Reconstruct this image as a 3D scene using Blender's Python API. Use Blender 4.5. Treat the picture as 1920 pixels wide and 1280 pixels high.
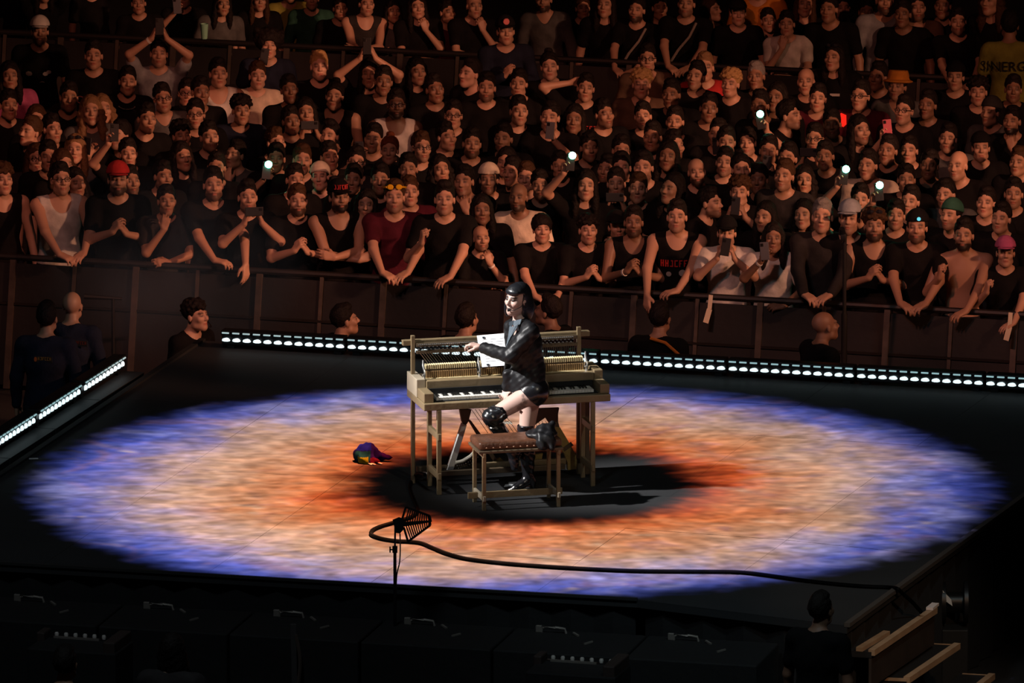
import bpy, bmesh, math, random
import numpy as np
from mathutils import Vector, Matrix
random.seed(7); rng = np.random.default_rng(7)
PI = math.pi; R = math.radians
for o in list(bpy.data.objects): bpy.data.objects.remove(o, do_unlink=True)
sc = bpy.context.scene
COL = sc.collection

# ------------------------------------------------------------------ camera, world, light, exposure
ST = 1.1                                   # stage height above the arena floor
FPX = 22500.0; PITCH = R(12.2); SLANT = 92.2
CAM = Vector((0, -SLANT*math.cos(PITCH+R(.7257)), ST+SLANT*math.sin(PITCH+R(.7257))))
cd = bpy.data.cameras.new('camera'); cam = bpy.data.objects.new('camera', cd); COL.objects.link(cam)
cd.sensor_width = 36; cd.lens = FPX/1920*36; cd.clip_start = 1; cd.clip_end = 400
cam.location = CAM; cam.rotation_euler = (PI/2-PITCH, 0, 0); sc.camera = cam
FWD = Vector((0, math.cos(PITCH), -math.sin(PITCH))); UP = Vector((0, math.sin(PITCH), math.cos(PITCH)))

def W(px, py, z=None, y=None):
    """point of the place that the photograph shows at (px, py), on the level z or in the vertical plane y"""
    d = FWD + Vector((1, 0, 0))*((px-960)/FPX) + UP*((640-py)/FPX)
    t = (z-CAM.z)/d.z if y is None else (y-CAM.y)/d.y
    return CAM + d*t

wd = bpy.data.worlds.new('world'); sc.world = wd; wd.use_nodes = True
wd.node_tree.nodes['Background'].inputs[0].default_value = (.010, .006, .005, 1)
wd.node_tree.nodes['Background'].inputs[1].default_value = .35
sc.view_settings.view_transform = 'Standard'; sc.view_settings.look = 'None'
sc.view_settings.exposure = 0; sc.view_settings.gamma = 1; sc.view_settings.use_curve_mapping = False
sc.cycles.use_denoising = True
sc.cycles.max_bounces = 5; sc.cycles.diffuse_bounces = 2; sc.cycles.glossy_bounces = 2
sc.cycles.sample_clamp_indirect = 3

def lamp(name, kind, loc, target, power, color, **kw):
    l = bpy.data.lights.new(name, kind); l.energy = power; l.color = color
    for k, v in kw.items(): setattr(l, k, v)
    o = bpy.data.objects.new(name, l); COL.objects.link(o); o.location = loc
    o.rotation_euler = (Vector(target)-Vector(loc)).to_track_quat('-Z', 'Y').to_euler()
    return o
SING = Vector((0.08, 0, ST+.9))
# follow spot on the singer: high on the left side
lamp('follow_spot', 'SPOT', (-21, -6, 18.5), SING, 78000, (1, .97, .95), spot_size=R(3.9), spot_blend=.3, shadow_soft_size=.3)
# front spot on the piano
lamp('front_spot', 'SPOT', (13, -30, 20), SING, 4200, (1, .86, .66), spot_size=R(3.6), spot_blend=.5, shadow_soft_size=.15)
# red and amber washes over the audience, with a soft breakup pattern in the gate
def breakup(l, scale, lo, hi, seed, door=6):
    """soft breakup pattern in the gate; the lower barn door keeps the light off the deck"""
    l.use_nodes = True; nt = l.node_tree; N = nt.nodes; L = nt.links; em = [n for n in N if n.type == 'EMISSION'][0]
    tc = N.new('ShaderNodeTexCoord'); nz = N.new('ShaderNodeTexNoise'); nz.noise_dimensions = '4D'; nz.inputs['W'].default_value = seed; nz.inputs['Scale'].default_value = scale; nz.inputs['Detail'].default_value = 3
    mr = N.new('ShaderNodeMapRange'); mr.inputs[1].default_value = .36; mr.inputs[2].default_value = .66; mr.inputs[3].default_value = lo; mr.inputs[4].default_value = hi
    sp = N.new('ShaderNodeSeparateXYZ'); bd = N.new('ShaderNodeMapRange'); bd.interpolation_type = 'SMOOTHSTEP'; mu = N.new('ShaderNodeMath'); mu.operation = 'MULTIPLY'
    L.new(tc.outputs['Normal'], sp.inputs[0]); L.new(sp.outputs[1], bd.inputs[0]); bd.inputs[1].default_value = -math.sin(R(door+2.5)); bd.inputs[2].default_value = -math.sin(R(door))
    L.new(tc.outputs['Normal'], nz.inputs['Vector']); L.new(nz.outputs[0], mr.inputs[0]); L.new(mr.outputs[0], mu.inputs[0]); L.new(bd.outputs[0], mu.inputs[1]); L.new(mu.outputs[0], em.inputs[1])
for nm, loc, tgt, pw, col, sz, seed, dr in (('audience_wash', (13, -3, 7.5), (-2.2, 10.2, 1.5), 5200, (1, .42, .24), 40, 1.3, 4.5), ('audience_wash', (14, -3, 7.5), (3.0, 9.6, 1.5), 3200, (1, .40, .22), 36, 5.1, 5),
                                   ('audience_wash', (-3, -6, 12), (0, 10.5, 1.2), 2100, (1, .30, .20), 48, 8.8, 9)):
    o = lamp(nm, 'SPOT', loc, tgt, pw, col, spot_size=R(sz), spot_blend=.45, shadow_soft_size=.25); breakup(o.data, 30, .12, 2.0, seed, dr)
# dim cool wash over the deck
lamp('deck_wash', 'SPOT', (5, -14, 16), W(1440, 1120, z=ST), 1500, (.72, .95, 1), spot_size=R(17), spot_blend=.9, shadow_soft_size=.4)
lamp('deck_fill', 'SPOT', (-4, -14, 18), (-.5, -2, ST), 1300, (.78, .92, 1), spot_size=R(50), spot_blend=.6, shadow_soft_size=1.0)
# warm work light by the steps
lamp('work_light', 'SPOT', (5.2, -9.5, 5.5), W(1730, 1190, z=.8), 420, (1, .60, .34), spot_size=R(22), spot_blend=.8, shadow_soft_size=.2)

# projector above the stage that throws the iris picture onto the deck
IC = W(962, 913, z=ST); PH = 15.0; NLp = W(-226, 1043, z=ST); NKp = W(1195, 1124, z=ST)
pj = bpy.data.lights.new('iris_projector', 'SPOT'); pj.energy = 200000; pj.spot_size = R(34); pj.spot_blend = .02; pj.shadow_soft_size = .03
po = bpy.data.objects.new('iris_projector', pj); COL.objects.link(po); po.location = (IC.x, IC.y, ST+PH)
pj.use_nodes = True
def iris_nodes(nt):
    N = nt.nodes; L = nt.links
    em = [n for n in N if n.type == 'EMISSION'][0]
    def nd(t, **kw):
        n = N.new(t)
        for k, v in kw.items(): setattr(n, k, v)
        return n
    def mth(op, a, b=None, c=None, clamp=False):
        n = nd('ShaderNodeMath', operation=op, use_clamp=clamp)
        for i, v in enumerate((a, b, c)):
            if v is None: continue
            if isinstance(v, (int, float)): n.inputs[i].default_value = v
            else: L.new(v, n.inputs[i])
        return n.outputs[0]
    tc = nd('ShaderNodeTexCoord'); sp = nd('ShaderNodeSeparateXYZ'); L.new(tc.outputs['Normal'], sp.inputs[0])
    az = mth('ABSOLUTE', sp.outputs[2])
    x = mth('MULTIPLY', mth('DIVIDE', sp.outputs[0], az), PH)
    y = mth('MULTIPLY', mth('DIVIDE', sp.outputs[1], az), PH)
    r0 = mth('SQRT', mth('ADD', mth('MULTIPLY', x, x), mth('MULTIPLY', y, y)))
    w_ = mth('MAXIMUM', mth('SUBTRACT', 1.0, mth('DIVIDE', r0, 3.7)), 0.0)          # the pupil sits a little off centre
    xi = mth('SUBTRACT', x, mth('MULTIPLY', w_, .15)); yi = mth('SUBTRACT', y, mth('MULTIPLY', w_, .12))
    r = mth('SQRT', mth('ADD', mth('MULTIPLY', xi, xi), mth('MULTIPLY', yi, yi)))
    th = mth('ARCTAN2', yi, xi)
    def noise(vec, scale, detail=5, rough=.6, dist=0.0):
        n = nd('ShaderNodeTexNoise'); n.inputs['Scale'].default_value = scale; n.inputs['Detail'].default_value = detail
        n.inputs['Roughness'].default_value = rough; n.inputs['Distortion'].default_value = dist
        L.new(vec, n.inputs['Vector']); return n.outputs[0]
    def vec(a, b, c):
        n = nd('ShaderNodeCombineXYZ')
        for i, v in enumerate((a, b, c)):
            if isinstance(v, (int, float)): n.inputs[i].default_value = v
            else: L.new(v, n.inputs[i])
        return n.outputs[0]
    ct = mth('COSINE', th); sn = mth('SINE', th)
    def S0(n, k): return mth('MULTIPLY', mth('SUBTRACT', n, .5), k)
    def rng_(v, a0, a1, b0, b1):
        n = nd('ShaderNodeMapRange', interpolation_type='SMOOTHSTEP'); L.new(v, n.inputs[0])
        for q, u in zip((1, 2, 3, 4), (a0, a1, b0, b1)): n.inputs[q].default_value = u
        return n.outputs[0]
    def mixc(f, a_, col):
        n = nd('ShaderNodeMix', data_type='RGBA'); L.new(f, n.inputs[0]); L.new(a_, n.inputs[6]); n.inputs[7].default_value = (*col, 1); return n.outputs[2]
    fib = noise(vec(mth('MULTIPLY', ct, 6), mth('MULTIPLY', sn, 6), mth('MULTIPLY', r, .6)), 1.3, 5, .6, .6)         # radial fibres
    fine = noise(vec(mth('MULTIPLY', ct, 16), mth('MULTIPLY', sn, 16), mth('MULTIPLY', r, 1.6)), 1.5, 5, .7, .4)
    cl = noise(vec(x, mth('MULTIPLY', y, 1.2), 0), .55, 5, .6, .9)
    cl2 = noise(vec(mth('ADD', x, 9), mth('MULTIPLY', y, 1.5), 3), 1.5, 6, .66, 1.3)
    cl3 = noise(vec(mth('ADD', x, 3), mth('MULTIPLY', y, 1.1), 7), 5.0, 6, .74, .9)
    cl4 = noise(vec(mth('ADD', x, 21), y, 11), .95, 5, .62, 1.0)
    cl5 = noise(vec(mth('ADD', x, 33), mth('MULTIPLY', y, 1.2), 17), 1.25, 6, .68, 1.4)
    cl6 = noise(vec(mth('MULTIPLY', mth('ADD', x, mth('MULTIPLY', y, .5)), 4.5), mth('MULTIPLY', mth('SUBTRACT', y, mth('MULTIPLY', x, .12)), 11), 23), 1.0, 6, .75, .6)      # short brush strokes
    rr = mth('ADD', r, S0(fib, .45)); rr = mth('ADD', rr, S0(cl, 1.5)); rr = mth('ADD', rr, S0(cl2, .8)); rr = mth('ADD', rr, S0(cl3, .25))
    rn = mth('DIVIDE', rr, 4.0, clamp=True)
    ramp = nd('ShaderNodeValToRGB'); L.new(rn, ramp.inputs[0]); cr = ramp.color_ramp
    stops = [(.0, (.32, .03, .008)), (.30, (.42, .045, .012)), (.37, (.70, .11, .025)), (.43, (.78, .20, .06)), (.53, (.74, .30, .14)),
             (.63, (.74, .40, .25)), (.71, (.62, .37, .31)), (.76, (.40, .27, .38)), (.81, (.21, .18, .45)), (.87, (.10, .125, .52)), (.94, (.065, .09, .46)), (.999, (.045, .065, .38))]
    while len(cr.elements) < len(stops): cr.elements.new(.5)
    for e, (p, c) in zip(cr.elements, stops): e.position = p; e.color = (*c, 1)
    colr = ramp.outputs[0]
    colr = mixc(mth('MULTIPLY', rng_(cl5, .52, .66, 0, .6), rng_(r, 1.5, 2.4, .25, 1)), colr, (.27, .135, .17))            # dusky purple and brown clouds
    colr = mixc(mth('MULTIPLY', rng_(cl4, .48, .66, 0, .55), rng_(r, 2.35, 3.0, 0, 1)), colr, (.42, .40, .74))             # pale lavender clouds towards the rim
    colr = mixc(rng_(cl2, .60, .74, 0, .6), colr, (.84, .60, .40))
    m1 = mth('MAXIMUM', mth('ADD', S0(fine, 1.25), 1.0), .15); m2 = mth('MAXIMUM', mth('ADD', S0(cl5, 1.5), .98), .2); m3 = mth('MAXIMUM', mth('ADD', S0(cl3, 2.7), 1.0), .2)
    mm = mth('MULTIPLY', mth('MULTIPLY', m1, m2), mth('MULTIPLY', mth('MULTIPLY', m3, mth('MAXIMUM', mth('ADD', S0(cl6, 2.5), 1.0), .2)), mth('SUBTRACT', 1.0, mth('MULTIPLY', x, .055))))
    o_r = rng_(mth('ADD', r0, mth('ADD', S0(cl2, .5), S0(cl3, .3))), 3.28, 3.84, 1, 0); i_r = rng_(mth('ADD', r, mth('ADD', S0(fib, .42), S0(cl3, .2))), 1.16, 1.62, 0, 1)
    # the picture is masked along the front edge of the deck
    e = (NKp-NLp).normalized(); d = mth('ADD', mth('MULTIPLY', mth('SUBTRACT', x, NLp.x-IC.x), -e.y), mth('MULTIPLY', mth('SUBTRACT', y, NLp.y-IC.y), e.x))
    mk = mth('GREATER_THAN', d, .015)
    k = mth('MULTIPLY', mth('MULTIPLY', mth('MULTIPLY', mm, o_r), i_r), mk)
    L.new(colr, em.inputs[0]); L.new(k, em.inputs[1])
iris_nodes(pj.node_tree)

# ------------------------------------------------------------------ materials
MATS = {}
def mat(name, color=None, rough=.6, metal=0, emit=None, estr=0, bump=0, bscale=40, obj=False, var=0, vscale=6, coat=0, spec=.5, sheen=0):
    if name in MATS: return MATS[name]
    m = bpy.data.materials.new(name); m.use_nodes = True; MATS[name] = m
    nt = m.node_tree; N = nt.nodes; L = nt.links; b = N['Principled BSDF']
    b.inputs['Roughness'].default_value = rough; b.inputs['Metallic'].default_value = metal
    b.inputs['Specular IOR Level'].default_value = spec
    if coat: b.inputs['Coat Weight'].default_value = coat
    if color: b.inputs['Base Color'].default_value = (*color, 1)
    src = None
    if obj:
        oi = N.new('ShaderNodeObjectInfo'); src = oi.outputs['Color']; L.new(src, b.inputs['Base Color'])
    if var:
        tc = N.new('ShaderNodeTexCoord'); nz = N.new('ShaderNodeTexNoise'); nz.inputs['Scale'].default_value = vscale; nz.inputs['Detail'].default_value = 5
        L.new(tc.outputs['Object'], nz.inputs['Vector'])
        mr = N.new('ShaderNodeMapRange'); L.new(nz.outputs[0], mr.inputs[0]); mr.inputs[1].default_value = .3; mr.inputs[2].default_value = .7
        mr.inputs[3].default_value = 1-var; mr.inputs[4].default_value = 1+var
        mx = N.new('ShaderNodeMix'); mx.data_type = 'RGBA'; mx.blend_type = 'MULTIPLY'; mx.inputs[0].default_value = 1
        if src: L.new(src, mx.inputs[6])
        else: mx.inputs[6].default_value = (*color, 1)
        L.new(mr.outputs[0], mx.inputs[7]); L.new(mx.outputs[2], b.inputs['Base Color'])
    if bump:
        tc = N.new('ShaderNodeTexCoord'); nz = N.new('ShaderNodeTexNoise'); nz.inputs['Scale'].default_value = bscale; nz.inputs['Detail'].default_value = 4
        bp = N.new('ShaderNodeBump'); bp.inputs['Strength'].default_value = bump; bp.inputs['Distance'].default_value = .02
        L.new(tc.outputs['Object'], nz.inputs['Vector']); L.new(nz.outputs[0], bp.inputs['Height']); L.new(bp.outputs[0], b.inputs['Normal'])
    if emit:
        b.inputs['Emission Color'].default_value = (*emit, 1); b.inputs['Emission Strength'].default_value = estr
    return m
def skin_mat(name):
    m = mat(name, obj=True, rough=.5); nt = m.node_tree; N = nt.nodes; L = nt.links; b = N['Principled BSDF']
    oi = [n for n in N if n.type == 'OBJECT_INFO'][0]; at = N.new('ShaderNodeAttribute'); at.attribute_name = 'face'
    sp = N.new('ShaderNodeSeparateColor'); L.new(at.outputs['Color'], sp.inputs[0])
    def mix(fac, a, col, mult=False):
        n = N.new('ShaderNodeMix'); n.data_type = 'RGBA'; L.new(fac, n.inputs[0]); L.new(a, n.inputs[6])
        if mult: n.blend_type = 'MULTIPLY'
        n.inputs[7].default_value = (*col, 1); return n.outputs[2]
    c = mix(sp.outputs[1], oi.outputs['Color'], (.75, .42, .40), True)
    mm = N.new('ShaderNodeMath'); mm.operation = 'MULTIPLY'; L.new(sp.outputs[2], mm.inputs[0]); L.new(oi.outputs['Alpha'], mm.inputs[1])
    c = mix(mm.outputs[0], c, (.018, .011, .008))
    c = mix(sp.outputs[0], c, (.02, .013, .01))
    L.new(c, b.inputs['Base Color']); return m
SKIN = skin_mat('skin')
CLOTH = mat('cloth', obj=True, spec=.15, rough=.9, bump=.35, bscale=22, var=.25, vscale=9)
HAIR = mat('hair', obj=True, spec=.15, rough=.65, bump=.5, bscale=60)
PLAIN = mat('plain', obj=True, rough=.6)
BLACK = mat('black_matt', (.006, .006, .006), .7)
BLACKM = mat('black_metal', (.012, .012, .013), .4, .3)

# ------------------------------------------------------------------ object helpers
def link(name, me, m=None, parent=None, color=None):
    o = bpy.data.objects.new(name, me); COL.objects.link(o)
    if m is not None and len(me.materials) == 0: me.materials.append(m)
    if parent is not None: o.parent = parent
    if color is not None: o.color = color if len(color) == 4 else (*color, 1)
    return o
def tag(o, label, cat, group=None, kind=None):
    o['label'] = label; o['category'] = cat
    if group: o['group'] = group
    if kind: o['kind'] = kind
    return o
def thing(name, label, cat, loc=(0, 0, 0), rz=0, group=None):
    o = bpy.data.objects.new(name, None); COL.objects.link(o); o.empty_display_size = .1
    o.location = loc; o.rotation_euler = (0, 0, rz)
    return tag(o, label, cat, group)

class MB:
    """collects boxes, bars and solids into one mesh"""
    def __init__(s): s.v = []; s.f = []
    def add(s, vs, fs):
        n = len(s.v); s.v += [tuple(v) for v in vs]; s.f += [tuple(i+n for i in f) for f in fs]; return s
    def box(s, x0, x1, y0, y1, z0, z1, bev=0):
        if bev <= 0:
            return s.add([(x0,y0,z0),(x1,y0,z0),(x1,y1,z0),(x0,y1,z0),(x0,y0,z1),(x1,y0,z1),(x1,y1,z1),(x0,y1,z1)],
                  [(0,3,2,1),(4,5,6,7),(0,1,5,4),(1,2,6,5),(2,3,7,6),(3,0,4,7)])
        bm = bmesh.new(); bmesh.ops.create_cube(bm, size=1)
        for v in bm.verts: v.co = ((x0+x1)/2+v.co.x*(x1-x0), (y0+y1)/2+v.co.y*(y1-y0), (z0+z1)/2+v.co.z*(z1-z0))
        bmesh.ops.bevel(bm, geom=bm.edges[:], offset=bev, segments=2, affect='EDGES', profile=.5)
        bm.verts.index_update(); s.add([v.co for v in bm.verts], [[v.index for v in f.verts] for f in bm.faces]); bm.free(); return s
    def bar(s, a, b, w, h=None, up=(0, 0, 1)):
        a = Vector(a); b = Vector(b); d = (b-a).normalized(); u = Vector(up)
        if abs(d.dot(u)) > .98: u = Vector((0, 1, 0))
        x = d.cross(u).normalized(); y = x.cross(d); h = h or w; vs = []
        for p in (a, b):
            for sx, sy in ((-1,-1),(1,-1),(1,1),(-1,1)): vs.append(p+x*sx*w/2+y*sy*h/2)
        return s.add(vs, [(0,1,2,3),(7,6,5,4),(0,4,5,1),(1,5,6,2),(2,6,7,3),(3,7,4,0)])
    def tube(s, pts, r, n=8, cap=True):
        pts = [Vector(p) for p in pts]; rs = r if isinstance(r, (list, tuple)) else [r]*len(pts); rings = []; ref = None
        for i, p in enumerate(pts):
            d = (pts[min(i+1, len(pts)-1)]-pts[max(i-1, 0)]).normalized()
            if ref is None: ref = Vector((0, 0, 1)) if abs(d.z) < .9 else Vector((1, 0, 0))
            x = d.cross(ref).normalized(); y = d.cross(x).normalized(); ref = x.cross(d) if False else ref
            rings.append([p+(x*math.cos(2*PI*k/n)+y*math.sin(2*PI*k/n))*rs[i] for k in range(n)])
        fs = []
        for i in range(len(pts)-1):
            for k in range(n): fs.append((i*n+k, i*n+(k+1) % n, (i+1)*n+(k+1) % n, (i+1)*n+k))
        if cap: fs.append(tuple(range(n))[::-1]); fs.append(tuple((len(pts)-1)*n+k for k in range(n)))
        return s.add([v for rg in rings for v in rg], fs)
    def prism(s, poly, t0, t1, fn):
        """extruded outline: fn(a, b, t) places a point"""
        n = len(poly); vs = [fn(a, b, t0) for a, b in poly]+[fn(a, b, t1) for a, b in poly]
        fs = [tuple(range(n)), tuple(range(2*n-1, n-1, -1))]+[(i, i+n, (i+1) % n+n, (i+1) % n) for i in range(n)]
        return s.add(vs, fs)
    def lathe(s, prof, c=(0, 0, 0), n=16, sx=1, sy=1):
        vs = []; fs = []
        for r, z in prof:
            for k in range(n): vs.append((c[0]+r*math.cos(2*PI*k/n)*sx, c[1]+r*math.sin(2*PI*k/n)*sy, c[2]+z))
        for i in range(len(prof)-1):
            for k in range(n): fs.append((i*n+k, i*n+(k+1) % n, (i+1)*n+(k+1) % n, (i+1)*n+k))
        fs.append(tuple(range(n))[::-1]); fs.append(tuple((len(prof)-1)*n+k for k in range(n)))
        return s.add(vs, fs)
    def mesh(s, name, smooth=False):
        me = bpy.data.meshes.new(name); me.from_pydata(s.v, [], s.f); 
        bm = bmesh.new(); bm.from_mesh(me); bmesh.ops.recalc_face_normals(bm, faces=bm.faces[:]); bm.to_mesh(me); bm.free()
        if smooth:
            me.polygons.foreach_set('use_smooth', [True]*len(me.polygons))
            me.set_sharp_from_angle(angle=R(40)) if hasattr(me, 'set_sharp_from_angle') else None
        return me
    def build(s, name, m, parent=None, smooth=False, color=None): return link(name, s.mesh(name, smooth), m, parent, color)

def text_mesh(txt, size, depth=.002):
    cu = bpy.data.curves.new('lettering', 'FONT'); cu.body = txt; cu.size = size; cu.extrude = depth; cu.align_x = 'CENTER'; cu.align_y = 'CENTER'; cu.resolution_u = 2
    o = bpy.data.objects.new('lettering', cu); COL.objects.link(o)
    dg = bpy.context.evaluated_depsgraph_get(); me = bpy.data.meshes.new_from_object(o.evaluated_get(dg)); bpy.data.objects.remove(o, do_unlink=True)
    return me

# ------------------------------------------------------------------ solid modelling: distance fields to one continuous skin
class SDF:
    def __init__(s, lo, hi, h, zs=None):
        ax = [np.arange(lo[i], hi[i]+h, h, dtype=np.float32) for i in range(3)]
        if zs is not None: ax[2] = np.array(zs, dtype=np.float32)
        s.X, s.Y, s.Z = ax; s.F = np.full((len(ax[0]), len(ax[1]), len(ax[2])), 1.0, np.float32); s.h = h
    def blk(s, c0, c1, m):
        sl = []
        for ax, a, b in zip((s.X, s.Y, s.Z), c0, c1):
            i = int(np.searchsorted(ax, a-m)); j = int(np.searchsorted(ax, b+m)); sl.append(slice(max(i-1, 0), min(j+2, len(ax))))
        return tuple(sl)
    def grid(s, sl):
        return s.X[sl[0]][:, None, None], s.Y[sl[1]][None, :, None], s.Z[sl[2]][None, None, :]
    def comb(s, sl, d, k, op):
        f = s.F[sl]
        if op == 'u':
            if k > 0:
                q = np.maximum(k-np.abs(f-d), 0)/k; s.F[sl] = np.minimum(f, d)-q*q*k*.25
            else: s.F[sl] = np.minimum(f, d)
        else:
            d = -d
            if k > 0:
                q = np.maximum(k-np.abs(f-d), 0)/k; s.F[sl] = np.maximum(f, d)+q*q*k*.25
            else: s.F[sl] = np.maximum(f, d)
    def cone(s, a, b, ra, rb, k=.02, op='u'):
        a = np.array(a, np.float32); b = np.array(b, np.float32); m = max(ra, rb)+k+2.2*s.h
        sl = s.blk(np.minimum(a, b), np.maximum(a, b), m); X, Y, Z = s.grid(sl); ba = b-a; bb = float(ba@ba)+1e-9
        t = np.clip(((X-a[0])*ba[0]+(Y-a[1])*ba[1]+(Z-a[2])*ba[2])/bb, 0, 1)
        d = np.sqrt((X-a[0]-t*ba[0])**2+(Y-a[1]-t*ba[1])**2+(Z-a[2]-t*ba[2])**2)-(ra+(rb-ra)*t)
        s.comb(sl, d, k, op); return s
    def ell(s, c, r, k=.02, op='u', M=None, cut=None):
        c = np.array(c, np.float32); mr = max(r); m = mr+k+2.2*s.h
        sl = s.blk(c, c, m); X, Y, Z = s.grid(sl); x = X-c[0]; y = Y-c[1]; z = Z-c[2]
        if M is not None:
            x, y, z = (M[0][0]*x+M[1][0]*y+M[2][0]*z, M[0][1]*x+M[1][1]*y+M[2][1]*z, M[0][2]*x+M[1][2]*y+M[2][2]*z)
        k0 = np.sqrt((x/r[0])**2+(y/r[1])**2+(z/r[2])**2)+1e-6; k1 = np.sqrt((x/r[0]**2)**2+(y/r[1]**2)**2+(z/r[2]**2)**2)+1e-6
        d = k0*(k0-1)/k1
        if cut is not None: d = np.maximum(d, cut(x, y, z))
        s.comb(sl, d, k, op); return s
    def clip(s, fn):
        X, Y, Z = s.grid((slice(None),)*3); s.F = np.maximum(s.F, fn(X, Y, Z)); return s
    def mesh(s, name, smooth=1, color=None):
        F = np.clip(s.F, -.05, .05); X, Y, Z = s.X, s.Y, s.Z; F[0] = F[-1] = .05; F[:, 0] = F[:, -1] = .05; F[:, :, 0] = F[:, :, -1] = .05
        S = F < 0; n = [d-1 for d in F.shape]
        cs = sum(S[a:a+n[0], b:b+n[1], c:c+n[2]].astype(np.int8) for a in (0, 1) for b in (0, 1) for c in (0, 1))
        mask = (cs > 0) & (cs < 8); I, J, K = np.nonzero(mask); idx = np.full(mask.shape, -1, np.int64); idx[mask] = np.arange(len(I))
        acc = np.zeros((len(I), 3)); cnt = np.zeros(len(I)); AX = (X, Y, Z)
        for ax in range(3):
            for p in (0, 1):
                for q in (0, 1):
                    o = [0, 0, 0]; oth = [i for i in range(3) if i != ax]; o[oth[0]] = p; o[oth[1]] = q; e = list(o); e[ax] = 1
                    fa = F[I+o[0], J+o[1], K+o[2]]; fb = F[I+e[0], J+e[1], K+e[2]]; cr = (fa < 0) != (fb < 0)
                    t = np.where(cr, fa/(fa-fb+1e-12), 0); ijk = (I, J, K)
                    P = np.stack([AX[i][ijk[i]+o[i]] for i in range(3)], 1).astype(float)
                    P[:, ax] += t*(AX[ax][ijk[ax]+1]-AX[ax][ijk[ax]]); acc += P*cr[:, None]; cnt += cr
        V = acc/np.maximum(cnt, 1)[:, None]; Q = []
        for ax in range(3):
            sa = [slice(None)]*3; sb = [slice(None)]*3; sa[ax] = slice(0, -1); sb[ax] = slice(1, None)
            A = S[tuple(sa)]; B = S[tuple(sb)]; df = A != B; u, v = [(1, 2), (2, 0), (0, 1)][ax]
            P = np.stack(np.nonzero(df), 1); ok = (P[:, u] > 0) & (P[:, v] > 0) & (P[:, u] < F.shape[u]-1) & (P[:, v] < F.shape[v]-1); P = P[ok]
            inside = A[tuple(P.T)]; c = []
            for du, dv in ((-1, -1), (0, -1), (0, 0), (-1, 0)):
                q = P.copy(); q[:, u] += du; q[:, v] += dv; c.append(idx[tuple(q.T)])
            q = np.stack(c, 1); q[~inside] = q[~inside][:, ::-1]; Q.append(q)
        Q = np.concatenate(Q)
        for _ in range(smooth):
            ac = np.zeros_like(V); cn = np.zeros(len(V))
            for i in range(4):
                np.add.at(ac, Q[:, i], V[Q[:, (i+1) % 4]]); np.add.at(cn, Q[:, i], 1)
            V = .5*V+.5*ac/np.maximum(cn, 1)[:, None]
        me = bpy.data.meshes.new(name); me.vertices.add(len(V)); me.vertices.foreach_set('co', V.astype(np.float32).ravel())
        me.loops.add(len(Q)*4); me.loops.foreach_set('vertex_index', Q.astype(np.int32).ravel())
        me.polygons.add(len(Q)); me.polygons.foreach_set('loop_start', np.arange(0, len(Q)*4, 4, dtype=np.int32)); me.polygons.foreach_set('loop_total', np.full(len(Q), 4, np.int32))
        me.update(calc_edges=True); me.polygons.foreach_set('use_smooth', np.ones(len(Q), bool))
        if color is not None:
            at = me.color_attributes.new('face', 'FLOAT_COLOR', 'POINT'); at.data.foreach_set('color', color(V).astype(np.float32).ravel())
        return me, V
def mesh_of(S, name, smooth=1, color=None): return S.mesh(name, smooth, color)[0]

# ------------------------------------------------------------------ the human figure
I3 = np.eye(3)
def head_prims(S, c, M=I3, s=1.0, neck=None, female=False):
    c = np.array(c, float)
    P = lambda x, y, z: c+M@(np.array((x, y, z))*s)
    E = lambda p, r, k=.02, op='u': S.ell(P(*p), [q*s for q in r], k*s, op, M)
    Cn = lambda a, b, ra, rb, k=.015, op='u': S.cone(P(*a), P(*b), ra*s, rb*s, k*s, op)
    E((0, .022, .04), (.073, .094, .084), 0)
    E((0, -.022, -.03), (.060, .072, .085), .03)
    E((0, -.062, -.093), (.026, .024, .022), .03)
    Cn((-.045, -.01, -.075), (.0, -.06, -.095), .02, .02, .03); Cn((.045, -.01, -.075), (.0, -.06, -.095), .02, .02, .03)
    Cn((-.034, -.079, .026), (.034, -.079, .026), .0115, .0115, .018)
    for q in (-1, 1):
        E((q*.041, -.064, -.022), (.022, .022, .02), .025)
        E((q*.031, -.099, .005), (.017, .014, .011), .012, 's')
        E((q*.031, -.078, .004), (.013, .0125, .0105), .004)
        E((q*.074, .012, -.008), (.010, .019, .030), .006)
    Cn((0, -.088, .014), (0, -.112, -.026), .0075, .0125, .014)
    for q in (-1, 1): E((q*.011, -.100, -.031), (.009, .011, .008), .008)
    E((0, -.091, -.062), (.021, .010, .0062), .006); E((0, -.089, -.073), (.018, .010, .0068), .005)
    E((0, -.098, -.0672), (.020, .006, .0018), .003, 's')
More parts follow.
